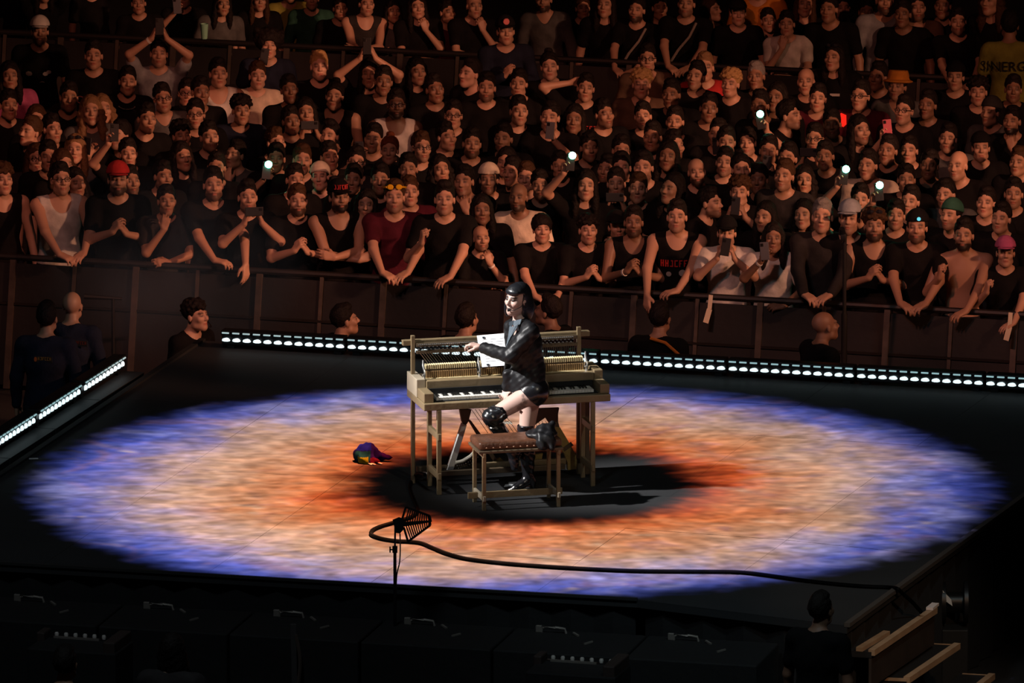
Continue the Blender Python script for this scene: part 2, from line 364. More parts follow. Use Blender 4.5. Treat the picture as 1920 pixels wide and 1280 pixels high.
def head_color(c, M=I3, s=1.0):
    def fn(V):
        L = ((V-np.array(c, float))@M)/s; x, y, z = L.T; ax = np.abs(x); out = np.zeros((len(V), 4)); out[:, 3] = 1
        fr = y < -.045
        brow = np.exp(-(((ax-.031)/.020)**4))*np.exp(-(((z-.0285+.25*np.abs(ax-.03))/.0085)**2))*fr
        eye = np.exp(-(((ax-.031)/.0165)**4))*np.exp(-(((z-.004)/.0085)**2))*fr
        out[:, 0] = np.clip(np.maximum(.9*brow, .92*eye), 0, 1)
        out[:, 1] = np.clip(np.exp(-((x/.023)**4))*np.exp(-(((z+.067)/.011)**4))*(y < -.07), 0, 1)
        bz = np.clip((-.035-z-.35*np.clip(ax-.03, 0, 1))/.02, 0, 1)*np.clip((z+.135)/.02, 0, 1)*(y < .02)
        lip = np.exp(-((x/.017)**4))*np.exp(-(((z+.067)/.009)**4))
        cheek = np.exp(-((ax-.025)/.022)**2)*np.exp(-((z+.05)/.012)**2)
        out[:, 2] = np.clip(bz*(1-lip)*(1-.8*cheek*(z > -.056)), 0, 1)*(np.hypot(x, y) > .03)
        return out
    return fn
def ik(a, t, l1, l2, pole):
    a = np.array(a, float); t = np.array(t, float); d = t-a; L = np.linalg.norm(d); L2 = min(L, (l1+l2)*.995); u = d/L; t = a+u*L2
    x = (l1*l1-l2*l2+L2*L2)/(2*L2); h = math.sqrt(max(l1*l1-x*x, 0)); p = np.array(pole, float); p = p-u*(p@u); p /= np.linalg.norm(p)+1e-9
    return a+u*x+p*h, t
def unit(v): v = np.array(v, float); return v/(np.linalg.norm(v)+1e-9)
def hand_prims(S, w, d, n, side, curl=.5, s=1.0, spread=.05):
    """palm, five unequal bent fingers; d = wrist to knuckles, n = the way the palm looks, side = +1/-1 puts the thumb"""
    d = unit(d); n = unit(np.array(n)-d*np.dot(n, d)); l = np.cross(d, n)*side; w = np.array(w, float)
    offs = (.029, .010, -.010, -.028); kn = (.088, .092, .086, .076); ln = (.072, .080, .074, .058)
    for i in range(4):
        K = w+d*kn[i]*s+l*offs[i]*s; S.cone(w+l*offs[i]*.55*s+d*.01, K, .0155*s, .0125*s, .012)
        a = 0; p = K
        for j, (fr, ra, rb) in enumerate(((.46, .0102, .0090), (.30, .0090, .0082), (.24, .0082, .0070))):
            a += curl*(.75, 1.0, .7)[j]+(.06*i if curl > .3 else 0)
            q = p+(d*math.cos(a)+n*math.sin(a)+l*spread*(1.5-i))*ln[i]*fr*s; S.cone(p, q, ra*s, rb*s, .004); p = q
    b = w+d*.022*s+l*.024*s; m = b+(d*.6+l*.62+n*.35)*.042*s; t = m+(d*.85+l*.1+n*(.3+.5*curl))*.032*s; t2 = t+(d*.8-l*.15+n*(.3+.6*curl))*.024*s
    S.cone(b, m, .016*s, .0125*s, .012); S.cone(m, t, .0120*s, .0105*s, .005); S.cone(t, t2, .0105*s, .0085*s, .004)
# ------------------------------------------------------------------ the place: floor, stage, barriers
m = MB(); m.box(-60, 60, -40, 60, -.2, 0); fl = m.build('floor', mat('asphalt', (.010, .0095, .009), .9, bump=.2, bscale=6, var=.3, vscale=2)); fl['kind'] = 'structure'

DECK = mat('stage_paint', (.033, .034, .036), .6, spec=.15, bump=.12, bscale=3, var=.14, vscale=1.3)
SKIRT = mat('stage_skirt', (.008, .008, .009), .9, bump=.3, bscale=12)
EDGE = mat('stage_edge', (.10, .085, .075), .5, .3)
NL = W(-226, 1043, z=ST); NK = W(1195, 1124, z=ST); NR = W(1588, 1173, z=ST); FR = W(2181, 741, z=ST); FL = W(380, 638, z=ST)
stage = thing('stage', 'low black stage platform with the projected iris on its deck', 'stage', (IC.x, IC.y, 0))
def sv(p, z): return (p.x-IC.x, p.y-IC.y, z)
ring = [NL, NK, NR, FR, FL]
n = len(ring); ZB = ST-.004; m = MB(); m.add([sv(p, ZB) for p in ring]+[sv(p, ST-.06) for p in ring], [tuple(range(n)), tuple(range(2*n-1, n-1, -1))]+[(i, i+n, (i+1) % n+n, (i+1) % n) for i in range(n)])
m.build('deck_frame', DECK, stage)
la = (NK-NL).length; lb = (NR-NK).length
def deck_pt(u, v):
    s = u*(la+lb); p = NL+(NK-NL)*(s/la) if s < la else NK+(NR-NK)*((s-la)/lb); q = FL+(FR-FL)*u; return p+(q-p)*v
NUU, NVV = 6, 7; cu_ = sorted([k/NUU for k in range(NUU+1)]); pr = random.Random(5)
for iu in range(NUU):
    for iv in range(NVV):
        u0, u1, v0, v1 = cu_[iu]+.00013, cu_[iu+1]-.00013, iv/NVV+.00013, (iv+1)/NVV-.00013; dz = pr.uniform(-.0012, .0008)
        us = [u0, u1] if not (u0 < la/(la+lb) < u1 and iv == 0) else [u0, la/(la+lb), u1]
        top = [deck_pt(u, v0) for u in us]+[deck_pt(u, v1) for u in us[::-1]]; k = len(top); m = MB()
        m.add([sv(p, ST+dz) for p in top]+[sv(p, ZB+.001) for p in top], [tuple(range(k)), tuple(range(2*k-1, k-1, -1))]+[(q, q+k, (q+1) % k+k, (q+1) % k) for q in range(k)]); m.build('deck_panel', DECK, stage)
for i in range(n):
    a, b = ring[i], ring[(i+1) % n]; d = (b-a).normalized(); q = Vector((-d.y, d.x, 0)); a2 = a+q*.05+d*.03; b2 = b+q*.05-d*.03; m = MB()
    k = int((b2-a2).length/.16); vs = []
    for j in range(k+1):                                     # pleated black drape
        p = a2+(b2-a2)*(j/k)+q*.02*((-1)**j); vs += [sv(p, ST-.065), sv(p, .01)]
    for j in range(k+1):
        p = a2+(b2-a2)*(j/k)+q*(.02*((-1)**j)+.012); vs += [sv(p, ST-.065), sv(p, .01)]
    o = 2*(k+1); fs = [(2*j, 2*j+1, 2*j+3, 2*j+2) for j in range(k)]+[(o+2*j, o+2*j+2, o+2*j+3, o+2*j+1) for j in range(k)]
    m.add(vs, fs); m.build('skirt', SKIRT, stage)
m = MB(); m.bar(sv(NR, ST+.006), sv(FR, ST+.006), .045, .03); m.build('edge_trim', EDGE, stage)
m = MB(); m.bar(sv(NL, ST+.004), sv(NK, ST+.004), .03, .02); m.build('edge_trim', mat('front_trim', (.03, .03, .03), .5), stage)
m = MB(); m.bar(sv(NL, ST+.004), sv(FL, ST+.004), .05, .03); m.build('edge_trim', mat('left_trim', (.006, .006, .006), .8), stage)

# crowd barriers: sections of sloping panels between struts
BAR = mat('barrier_sheet', (.0085, .0075, .0078), .6, .2, bump=.15, bscale=9, var=.3, vscale=3); STRUT = mat('barrier_strut', (.075, .06, .05), .5, .4, var=.3, vscale=8); RAIL = mat('barrier_rail', (.022, .019, .018), .5, .4)
def barrier_meshes(w, h):
    M = {}; lean = .24
    q = lambda x, z, o=0: (x, -lean*(1-z/h)-o, z)
    for nm, x0, x1, z0, z1 in (('upper', .02, w/2-.02, h*.66, h-.05), ('lower', .02, w/2-.02, .05, h*.65)):
        m = MB(); m.add([q(x0, z0, .006), q(x1, z0, .006), q(x1, z1, .006), q(x0, z1, .006), q(x0, z0, -.01), q(x1, z0, -.01), q(x1, z1, -.01), q(x0, z1, -.01)], [(0,1,2,3),(7,6,5,4),(0,4,5,1),(1,5,6,2),(2,6,7,3),(3,7,4,0)]); M[nm] = m.mesh('panel')
    m = MB(); m.bar(q(0, .02, .012), q(0, h-.02, .012), .035, .05, (1, 0, 0)); M['strut'] = m.mesh('strut')
    m = MB(); m.bar(q(0, .02, .008), q(0, h-.02, .008), .022, .03, (1, 0, 0)); M['mid'] = m.mesh('strut')
    m = MB(); m.tube([(0, 0, h), (w, 0, h)], .028, 8); M['rail'] = m.mesh('top_rail', True)
    m = MB(); m.bar(q(0, h*.655, .008), q(w, h*.655, .008), .03, .02); M['joint'] = m.mesh('cross_rail')
    m = MB(); m.bar((.0, .02, .02), (0, .30, .02), .05, .03); m.bar((0, .26, .03), (0, .02, h*.85), .04, .04); m.bar((0, .26, .02), (w-.06, .26, .02), .03, .03); M['brace'] = m.mesh('brace_and_foot')
    return M
ORD = ['first', 'second', 'third', 'fourth', 'fifth', 'sixth', 'seventh', 'eighth', 'ninth', 'tenth', 'eleventh', 'twelfth', 'thirteenth', 'fourteenth']
def barrier_row(A, B, w, x0, x1, lab, group, h=1.10):
    M = barrier_meshes(w, h); d = (B-A).normalized(); rz = math.atan2(d.y, d.x); p0 = A+(B-A)*((x0-A.x)/(B.x-A.x)); k = 0
    while p0.x+d.x*w*k < x1:
        p = p0+d*w*k; t = thing('crowd_barrier', lab.format(ORD[k]), 'barrier', (p.x, p.y, 0), rz, group)
        for nm, key, mt, x in (('panel', 'upper', BAR, 0), ('panel', 'upper', BAR, w/2), ('panel', 'lower', BAR, 0), ('panel', 'lower', BAR, w/2), ('strut', 'strut', STRUT, 0), ('strut', 'mid', STRUT, w/2), ('top_rail', 'rail', RAIL, 0), ('cross_rail', 'joint', RAIL, 0), ('brace', 'brace', BLACKM, .03)):
            o = link(nm, M[key], mt, t); o.location.x = x
        k += 1
FBa = W(0, 480, z=1.10); FBb = W(1920, 590, z=1.10); RBa = W(540, 86, z=1.10); RBb = W(1900, 152, z=1.10)
barrier_row(FBa, FBb, 1.08, W(28-244*1.0, 480, y=8).x, 4.9, 'dark metal front crowd barrier section, {} from the left', 'front crowd barrier')
barrier_row(RBa, RBb, 1.08, -5.2, 5.2, 'dark rear crowd barrier section among the audience, {} from the left', 'rear crowd barrier')

# ------------------------------------------------------------------ light battens along the stage edges
HOUS = mat('batten_housing', (.010, .011, .012), .45, .3)
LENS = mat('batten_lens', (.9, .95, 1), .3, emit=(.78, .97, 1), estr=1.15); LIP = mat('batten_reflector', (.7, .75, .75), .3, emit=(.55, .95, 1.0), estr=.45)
def batten_meshes(w, n, pitch):
    M = {}; m = MB(); m.box(0, w, -.02, .09, 0, .085, .01); m.box(0, w, -.05, .06, .085, .125, .008); M['housing'] = m.mesh('housing')
    m = MB(); r = pitch*.40
    prof = [(-.5, 0), (-.42, .55), (-.15, .85), (.12, 1.0), (.35, .75), (.5, .1), (.46, -.25), (.2, -.5), (-.2, -.52), (-.46, -.35)]
    vs = [(a*r*2, -.034, b*.022) for a, b in prof]+[(a*r*1.2, -.05, b*.013) for a, b in prof]; k = len(prof)
    m.add(vs, [tuple(range(k))[::-1], tuple(range(k, 2*k))]+[(i, (i+1) % k, (i+1) % k+k, i+k) for i in range(k)]); M['lens'] = m.mesh('lens', True)
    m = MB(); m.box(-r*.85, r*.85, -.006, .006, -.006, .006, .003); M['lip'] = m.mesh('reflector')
    m = MB(); m.box(.04, .10, -.01, .08, -.03, 0); M['foot'] = m.mesh('foot'); M['w'] = w; return M
def batten(M, p, rz, w, n, pitch, lab, grp, tilt=0):
    t = thing('light_batten', lab, 'stage light', p, rz, grp)
    link('housing', M['housing'], HOUS, t); link('foot', M['foot'], HOUS, t); link('foot', M['foot'], HOUS, t).location.x = w-.14
    for i in range(n):
        x = pitch*(i+.5)+(w-n*pitch)/2
        o = link('lens', M['lens'], LENS, t); o.location = (x, 0, .042+.012*tilt); o.scale = (1-.27*tilt, 1, 1+.6*tilt)
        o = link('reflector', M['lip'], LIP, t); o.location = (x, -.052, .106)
    return t
LB0 = W(417, 636, z=ST+.07); LB1 = W(1920, 722, z=ST+.07); d = (LB1-LB0).normalized(); L7 = (LB1-LB0).length/6.29; MBk = batten_meshes(L7*.985, 12, L7/12.12)
for k in range(7):
    p = LB0+d*L7*k; batten(MBk, (p.x, p.y, ST+.03), math.atan2(d.y, d.x), L7*.985, 12, L7/12.12, 'bright white twelve-lens light batten on the rear stage edge, %s from the left' % ORD[k], 'rear light battens')
# left row: on a low ledge outside the stage's left edge
Q0 = W(226, 676, z=ST+.10); Q1 = W(-30, 839, z=ST+.10); d = (Q1-Q0).normalized(); L4 = (Q1-Q0).length/3.03; MBl = batten_meshes(L4*.955, 11, L4/11.9)
for k in range(3):
    p = Q0+d*L4*k+d*L4*.955; t = batten(MBl, (p.x, p.y, ST+.03), math.atan2(-d.y, -d.x), L4*.955, 11, L4/11.9, 'bright white light batten on the left ledge, %s from the back' % ORD[k], 'left light battens', 1)
    t.rotation_euler = (0, 0, math.atan2(-d.y, -d.x)); t.scale = (1, 1, 1)
ledge = thing('light_ledge', 'low dark ledge outside the left stage edge carrying the battens', 'ledge', (Q0.x, Q0.y, 0)); m = MB(); e = Q0-d*.1-Q0; f = Q0+d*(L4*3.4)-Q0; nrm = Vector((-d.y, d.x, 0))
if nrm.x < 0: nrm = -nrm
def lp(s, u, z): v = d*s+nrm*u; return (v.x, v.y, z)
for s0 in np.arange(-.08, L4*3.2, L4):
    m = MB(); s1 = s0+L4-.015; m.add([lp(s0, -.14, .0), lp(s1, -.14, .0), lp(s1, .17, .0), lp(s0, .17, .0), lp(s0, -.14, ST), lp(s1, -.14, ST), lp(s1, .17, ST), lp(s0, .17, ST)], [(0,3,2,1),(4,5,6,7),(0,1,5,4),(1,2,6,5),(2,3,7,6),(3,0,4,7)]); m.build('ledge_panel', mat('ledge_grey', (.028, .029, .031), .6), ledge)

# ------------------------------------------------------------------ people working between the barrier and the stage, front row of cases, steps, stands
# ------------------------------------------------------------------ audience: figure builders
HC = np.array((0, -.035, 1.630))                      # eye level centre of the head, figure 1.75 m tall, facing -Y
ZS = np.concatenate([np.arange(-.02, .55, .03), np.arange(.55, .98, .016), np.arange(.98, 1.30, .008), np.arange(1.30, 2.45, .0062)])
SH = (.185, .015, 1.425)
CHIN = R(-9)                                              # chins up: they look at the raised stage
HMC = np.array([[1, 0, 0], [0, math.cos(CHIN), -math.sin(CHIN)], [0, math.sin(CHIN), math.cos(CHIN)]])
def tilted(m):
    m.v = [tuple(HC+HMC@(np.array(v, float)-HC)) for v in m.v]; return m
def arm(side, hand, pole, hd, hn, curl=.6, phone=None): return dict(side=side, hand=hand, pole=pole, hd=hd, hn=hn, curl=curl)
# hand = wrist point, pole = where the elbow goes, hd = direction of the fingers, hn = where the palm looks
POSES = {
 'down':   [((-.27, -.05, .90), (-.3, .5, -.2), (0, -.15, -1), (1, 0, 0), .35), ((.27, -.07, .90), (.3, .5, -.2), (0, -.2, -1), (-1, 0, 0), .35)],
 'clasp':  [((-.055, -.30, 1.27), (-.7, .1, -1), (.45, -.1, .75), (.8, .4, -.2), .75), ((.055, -.29, 1.25), (.7, .1, -1), (-.45, -.15, .75), (-.8, .3, -.1), .75)],
 'chin':   [((-.05, -.21, 1.42), (-.6, -.1, -1), (.25, .12, 1), (.2, 1, 0), .7), ((-.02, -.27, 1.14), (.9, .1, -.5), (-1, -.1, .1), (0, .6, -.4), .5)],
 'film':   [((-.075, -.33, 1.47), (-.8, -.1, -1), (.3, -.1, 1), (1, .1, 0), .75), ((.075, -.33, 1.47), (.8, -.1, -1), (-.3, -.1, 1), (-1, .1, 0), .75)],
 'high':   [((-.07, -.20, 1.80), (-1, -.35, .1), (.35, -.1, .9), (1, .1, 0), .75), ((.07, -.20, 1.80), (1, -.35, .1), (-.35, -.1, .9), (-1, .1, 0), .75)],
 'onehigh':[((-.20, -.28, 1.78), (-1, .1, -.5), (.1, -.1, 1), (.7, -.7, 0), .7), ((.26, -.07, .90), (.3, .5, -.2), (0, -.2, -1), (-1, 0, 0), .35)],
 'onefilm':[((-.10, -.36, 1.50), (-.8, 0, -1), (.25, -.05, 1), (.9, -.3, 0), .7), ((.10, -.33, 1.10), (.8, .2, -.5), (-1, -.2, 0), (0, .5, -.6), .5)],
 'lean':   [((-.10, -.43, 1.10), (-1, .3, .1), (.7, -.6, -.25), (.2, .1, -1), .45), ((.10, -.41, 1.11), (1, .3, .1), (-.7, -.65, -.25), (-.2, .1, -1), .45)],
 'reach':  [((-.22, -.50, .98), (-.6, .2, .6), (0, -.45, -1), (.6, .6, -.3), .35), ((.02, -.42, 1.09), (1, .3, .1), (-.9, -.4, -.1), (-.2, .1, -1), .5)],
 'cross':  [((.10, -.25, 1.16), (-.8, -.1, -.6), (.95, .1, .25), (0, .9, -.2), .35), ((-.10, -.30, 1.20), (.8, -.1, -.6), (-.95, .1, .25), (0, .9, -.2), .35)],
 'fist':   [((-.17, -.27, 1.33), (-.5, .1, -1), (.1, -.1, 1), (1, .3, 0), 1.25), ((.06, -.40, 1.09), (1, .3, .1), (-.8, -.5, -.3), (-.2, .1, -1), .45)],
 'behind': [((-.15, .02, 1.66), (-1, -.3, .2), (.8, .1, .4), (.6, -.6, -.3), .35), ((.26, -.07, .90), (.3, .5, -.2), (0, -.2, -1), (-1, 0, 0), .35)],
}
PHONE_AT = {'film': ((0, -.39, 1.585), .0), 'high': ((0, -.24, 1.92), .12), 'onehigh': ((-.15, -.33, 1.89), .1), 'onefilm': ((-.07, -.42, 1.60), .0)}
BM = {}
def torso(S, g=0.0, shoulders=True, k=.05):
    S.ell((0, .03, 1.29), (.165+g, .115+g, .20+g*.6), k); S.ell((0, .025, 1.06), (.150+g, .108+g, .18+g), k)
    S.ell((0, .03, .95), (.168+g, .118+g, .13+g), k)
    for q in (-1, 1): S.cone((q*.06, .03, 1.445), (q*SH[0]*.93, SH[1]+.01, SH[2]-.005), .052+g*.8, .060+g*.8, k)
def arms_of(pose):
    pose = pose.split(':')[0]; pose = 'down' if pose == 'seat' else pose; out = []
    for q, (hand, pole, hd, hn, curl) in zip((-1, 1), POSES[pose]):
        a = (q*SH[0], SH[1], SH[2]); el, w = ik(a, hand, .29, .255, pole); out.append((q, np.array(a), el, w, hd, hn, curl))
    return out
def lims(pose):
    pts = [np.array(p) for q, a, e, w, *_ in arms_of(pose) for p in (e, w)]; P = np.stack(pts)
    lo = np.minimum(P.min(0)-.18, (-.27, -.7 if pose.startswith('seat') else -.2, 0)); hi = np.maximum(P.max(0)+.18, (.27, .2, 0)); return lo, hi
def body_mesh(pose):
    if ('b', pose) in BM: return BM['b', pose]
    lo, hi = lims(pose); S = SDF(lo, hi, .0072, ZS)
    head_prims(S, HC, HMC)
    S.cone((0, -.005, 1.54), (0, .02, 1.43), .053, .060, .03)
    torso(S, 0)
    for q, a, e, w, hd, hn, curl in arms_of(pose):
        S.cone(a, e, .050, .039, .03); S.cone(e, w, .040, .026, .015); hand_prims(S, w, hd, hn, -q if pose in ('lean', 'cross') else q*(-1), curl)
    for q in (-1, 1):
        if pose.startswith('seat'):
            of = float(pose[5:]); kn, an = ik((q*.085, .03, .92), (q*.13, -.12, of+.09), .43, .42, (q*.15, -1, .1)); S.cone((q*.085, .03, .92), kn, .085, .058, .04); S.cone(kn, an, .056, .038, .02); S.cone(an, an+np.array((0, -.17, -.05)), .04, .03, .02); continue
        S.cone((q*.085, .03, .92), (q*.095, .02, .50), .085, .058, .04); S.cone((q*.095, .02, .50), (q*.10, .04, .08), .056, .038, .02)
        S.cone((q*.10, .05, .045), (q*.115, -.12, .035), .042, .032, .02)
    BM['b', pose] = mesh_of(S, 'body', 1, head_color(HC, HMC)); return BM['b', pose]
ZT = np.concatenate([np.arange(.80, .98, .016), np.arange(.98, 2.3, .011)])
def shirt_mesh(pose, kind):
    if ('s', pose, kind) in BM: return BM['s', pose, kind]
    lo, hi = lims(pose); S = SDF(lo-.03, hi+.03, .011, ZT)
    g = .016; torso(S, g)
    for q, a, e, w, hd, hn, curl in arms_of(pose):
        if kind == 'tank': continue
        if kind == 'tee': S.cone(a, a+(e-a)*.62, .066, .062, .03)
        else: S.cone(a, e, .064, .055, .03); S.cone(e, e+(w-e)*.93, .054, .042, .02)
    if kind == 'tank':
        for q in (-1, 1): S.ell((q*.255, .015, 1.38), (.095, .14, .17), .015, 's')
        S.ell((0, -.09, 1.49), (.095, .13, .125), .015, 's'); S.ell((0, .03, 1.53), (.085, .2, .08), .015, 's')
    elif kind == 'vee': S.cone((0, -.16, 1.36), (0, -.02, 1.52), .02, .085, .01, 's')
    else: S.ell((0, -.035, 1.515), (.082, .105, .072), .01, 's')
    S.clip(lambda X, Y, Z: (.84-Z)+0*X+0*Y)
    S.F += .0035*np.sin(S.Z[None, None, :]*38+S.X[:, None, None]*21)*np.sin(S.X[:, None, None]*17+S.Y[None, :, None]*14)
    BM['s', pose, kind] = mesh_of(S, 'shirt', 1); return BM['s', pose, kind]
def trousers_mesh(pose=''):
    if pose.startswith('seat'):
        if ('t', pose) in BM: return BM['t', pose]
        S = SDF((-.30, -.7, 0), (.30, .2, 0), .016, np.arange(.03, 1.10, .02)); S.ell((0, .03, .94), (.182, .132, .13), .04)
        for q in (-1, 1):
            of = float(pose[5:]); kn, an = ik((q*.085, .03, .92), (q*.13, -.12, of+.09), .43, .42, (q*.15, -1, .1)); S.cone((q*.085, .03, .90), kn, .100, .075, .04); S.cone(kn, an, .075, .062, .03)
        S.clip(lambda X, Y, Z: Z-1.04+0*X+0*Y); BM['t', pose] = mesh_of(S, 'trousers', 1); return BM['t', pose]
    if 't' in BM: return BM['t']
    S = SDF((-.26, -.2, 0), (.26, .2, 0), .014, np.arange(.03, 1.04, .02))
    S.ell((0, .03, .94), (.182, .132, .13), .04)
    for q in (-1, 1): S.cone((q*.085, .03, .90), (q*.098, .02, .50), .100, .075, .04); S.cone((q*.098, .02, .50), (q*.10, .04, .09), .075, .062, .03)
    S.clip(lambda X, Y, Z: np.maximum(Z-.99, .08-Z)+0*X+0*Y); BM['t'] = mesh_of(S, 'trousers', 1); return BM['t']
def hp(S, c, M, s):
    c = np.array(c, float)
    return (lambda p, r, k=.015, op='u', cut=None: S.ell(c+M@(np.array(p)*s), [q*s for q in r], k*s, op, M, (lambda x, y, z: cut(x/s+p[0], y/s+p[1], z/s+p[2])*s) if cut else None))
def hair_prims(S, style, c, M=I3, s=1.0):
    E = hp(S, c, M, s)
    line = lambda f, b: (lambda x, y, z: np.maximum((f+.008*np.sin(x*85+1.3)*np.cos(x*37+.5)+(b-f)*np.clip((y+.085)/.17, 0, 1.1))-z, np.maximum(-(y+.02)-.0, np.abs(x)*0-1)*0-1)+0*x)
    if style == 'short': E((0, .030, .048), (.0815, .099, .096), 0, 'u', line(.080, -.085)); E((0, .0, .118), (.060, .070, .034), .02)
    elif style == 'under': E((0, .024, .042), (.083, .102, .085), 0, 'u', lambda x, y, z: np.maximum(np.maximum((.05-.135*np.clip((y+.085)/.17, 0, 1.1))-z, z-.075), -(y+.03)))
    elif style == 'quiff':
        E((0, .030, .048), (.081, .098, .094), 0, 'u', line(.082, -.085)); E((0, -.022, .122), (.062, .056, .040), .02)
    elif style == 'bowl': E((0, .022, .046), (.093, .112, .104), 0, 'u', line(.048, -.075))
    elif style == 'afro':
        E((0, .035, .055), (.132, .130, .115), 0); E((0, -.12, -.03), (.075, .1, .085), .01, 's')
        for i in range(26):
            a = i*2.4; z = .13*(i/26)-.01; E((.118*math.cos(a), .035+.115*math.sin(a)*(1 if math.sin(a) > -.5 else .6), .045+z*.8), (.03, .03, .03), .01)
    elif style == 'curly':
        E((0, .032, .058), (.088, .102, .096), 0, 'u', line(.08, -.085))
        for i in range(34):
            a = i*2.4; q = i/34; rr = math.sqrt(1-q*q*.9); E((.086*math.cos(a)*rr, .02+.1*math.sin(a)*rr, .06+.085*q), (.022, .022, .02), .006)
    elif style in ('long', 'wavy'):
        E((0, .030, .048), (.085, .102, .100), 0, 'u', line(.090, -.1))
        for q in (-1, 1):
            E((q*.078, .03, -.06), (.030, .058, .13), .02); E((q*.085, .02, -.17), (.034, .05, .11), .03)
            if style == 'wavy':
                for i in range(5): E((q*(.095+.012*(i % 2)), .01+.02*(i % 3), -.02-.05*i), (.03, .035, .03), .01)
        E((0, .085, -.09), (.085, .045, .17), .03)
    elif style == 'bun':
        E((0, .024, .048), (.085, .106, .095), 0, 'u', line(.088, -.085)); E((0, .075, .140), (.04, .04, .036), .01)
def hat_prims(S, style, c, M=I3, s=1.0):
    E = hp(S, c, M, s); above = lambda h: (lambda x, y, z: h-z+0*x+0*y)
    if style in ('cap', 'backcap'):
        E((0, .022, .05), (.094, .114, .106), 0, 'u', lambda x, y, z: .052-z+0*x+0*y)
        q = -1 if style == 'cap' else 1; E((0, .02+q*.140, .056-.010*(q < 0)), (.078, .078, .011), .004)
    elif style == 'beanie': E((0, .022, .045), (.094, .114, .112), 0, 'u', lambda x, y, z: .04-.2*(y-.02)-z+0*x)
    elif style == 'bandana': E((0, .022, .045), (.092, .112, .099), 0, 'u', lambda x, y, z: .052-.35*(y+.08)-z+0*x)
    elif style == 'bucket':
        E((0, .02, .05), (.097, .112, .19), 0, 'u', lambda x, y, z: np.maximum(.045-z, z-.148)+0*x+0*y); S_ = E((0, .015, .05), (.134, .150, .022), .012)
def cached(key, fn, h, lo=(-.2, -.27, 1.28), hi=(.2, .2, 1.87)):
    if key in BM: return BM[key]
    S = SDF(lo, hi, h); fn(S); BM[key] = mesh_of(S, key[0], 1); return BM[key]
def hair_mesh(st):
    def fn(S):
        hair_prims(S, st, HC, HMC); X, Y, Z = S.grid((slice(None),)*3); S.F = S.F+.0065*np.sin(X*75+Z*40+2*np.sin(Y*31))*np.sin(Y*70-X*35)*np.sin(Z*60+Y*30+X*20)+.002*np.sin(X*190)*np.sin(Y*170+Z*90)
    return cached(('hair', st), fn, .0085)
def hat_mesh(st): return cached((st, 'hat'), lambda S: hat_prims(S, st, HC, HMC), .0085)
def glasses_mesh(big=False):
    if ('g', big) in BM: return BM['g', big]
    m = MB(); z = HC[2]+.004; y = HC[1]-.104
    for q in (-1, 1):
        r = .026 if big else .022
        m.tube([(q*.032+r*math.cos(a), y+.012*abs(math.cos(a)*.5), z+r*.8*math.sin(a)) for a in np.linspace(0, 2*PI, 13)], .003, 5, False)
        m.tube([(q*.055, y+.006, z+.005), (q*.078, y+.05, z+.006), (q*.080, y+.11, z-.002)], .0028, 5)
    m.tube([(-.010, y-.004, z+.004), (.010, y-.004, z+.004)], .0028, 5); BM['g', big] = tilted(m).mesh('glasses', True); return BM['g', big]
def goggles_mesh():
    if 'gg' in BM: return BM['gg']
    m = MB(); z = HC[2]+.085; y = HC[1]-.085
    for q in (-1, 1): m.lathe([(.020, -.008), (.026, -.004), (.026, .004), (.020, .009)], (0, 0, 0), 10)
    n = len(m.v)//2
    for i, v in enumerate(m.v): q = -1 if i < n else 1; m.v[i] = (q*.034+v[0], y-v[2], z+v[1]*.85)
    m.tube([(-.06, y, z), (-.088, y+.07, z-.005), (-.08, y+.15, z-.02), (0, y+.205, z-.03), (.08, y+.15, z-.02), (.088, y+.07, z-.005), (.06, y, z)], .009, 6)
    BM['gg'] = tilted(m).mesh('goggles', True); return BM['gg']
def shades_mesh():
    if 'sg' in BM: return BM['sg']
    m = MB(); z = HC[2]+.112; y = HC[1]-.062
    for q in (-1, 1):
        m.tube([(q*.012, y-.006, z), (q*.03, y-.012, z+.004), (q*.056, y, z)], [.014, .018, .013], 8); m.tube([(q*.06, y+.005, z), (q*.085, y+.09, z-.03)], .003, 5)
    BM['sg'] = tilted(m).mesh('sunglasses', True); return BM['sg']
def band_mesh(pose, q):
    k = ('band', pose, q)
    if k in BM: return BM[k]
    a = [t for t in arms_of(pose) if t[0] == q][0]; u = unit(a[3]-a[2]); m = MB(); p = a[3]-u*.03; m.tube([p-u*.009, p+u*.009], .033, 10); BM[k] = m.mesh('wristband', True); return BM[k]

SK = {0: (.66, .40, .29), 1: (.54, .31, .21), 2: (.43, .24, .155), 3: (.27, .145, .09), 4: (.14, .075, .05)}
CC = {'K': (.0065, .006, .0065), 'G': (.10, .10, .10), 'W': (.62, .60, .56), 'C': (.66, .56, .44), 'N': (.014, .018, .035), 'M': (.075, .010, .020), 'R': (.42, .03, .03),
      'O': (.52, .20, .03), 'Y': (.34, .34, .07), 'V': (.03, .10, .07), 'B': (.12, .075, .05), 'P': (.45, .10, .22), 'D': (.03, .027, .027), 'L': (.30, .32, .35)}
CN = {'K': 'black', 'G': 'grey', 'W': 'white', 'C': 'cream', 'N': 'navy', 'M': 'maroon', 'R': 'red', 'O': 'orange', 'Y': 'olive yellow', 'V': 'dark green', 'B': 'brown', 'P': 'pink', 'D': 'charcoal', 'L': 'pale grey'}
HCOL = {'k': (.012, .009, .008), 'b': (.055, .028, .014), 'y': (.42, .26, .11), 'g': (.18, .17, .16), 'r': (.16, .045, .02), 'l': (.21, .12, .06)}
HN = {'k': 'black', 'b': 'brown', 'y': 'blond', 'g': 'grey', 'r': 'reddish', 'l': 'light brown'}
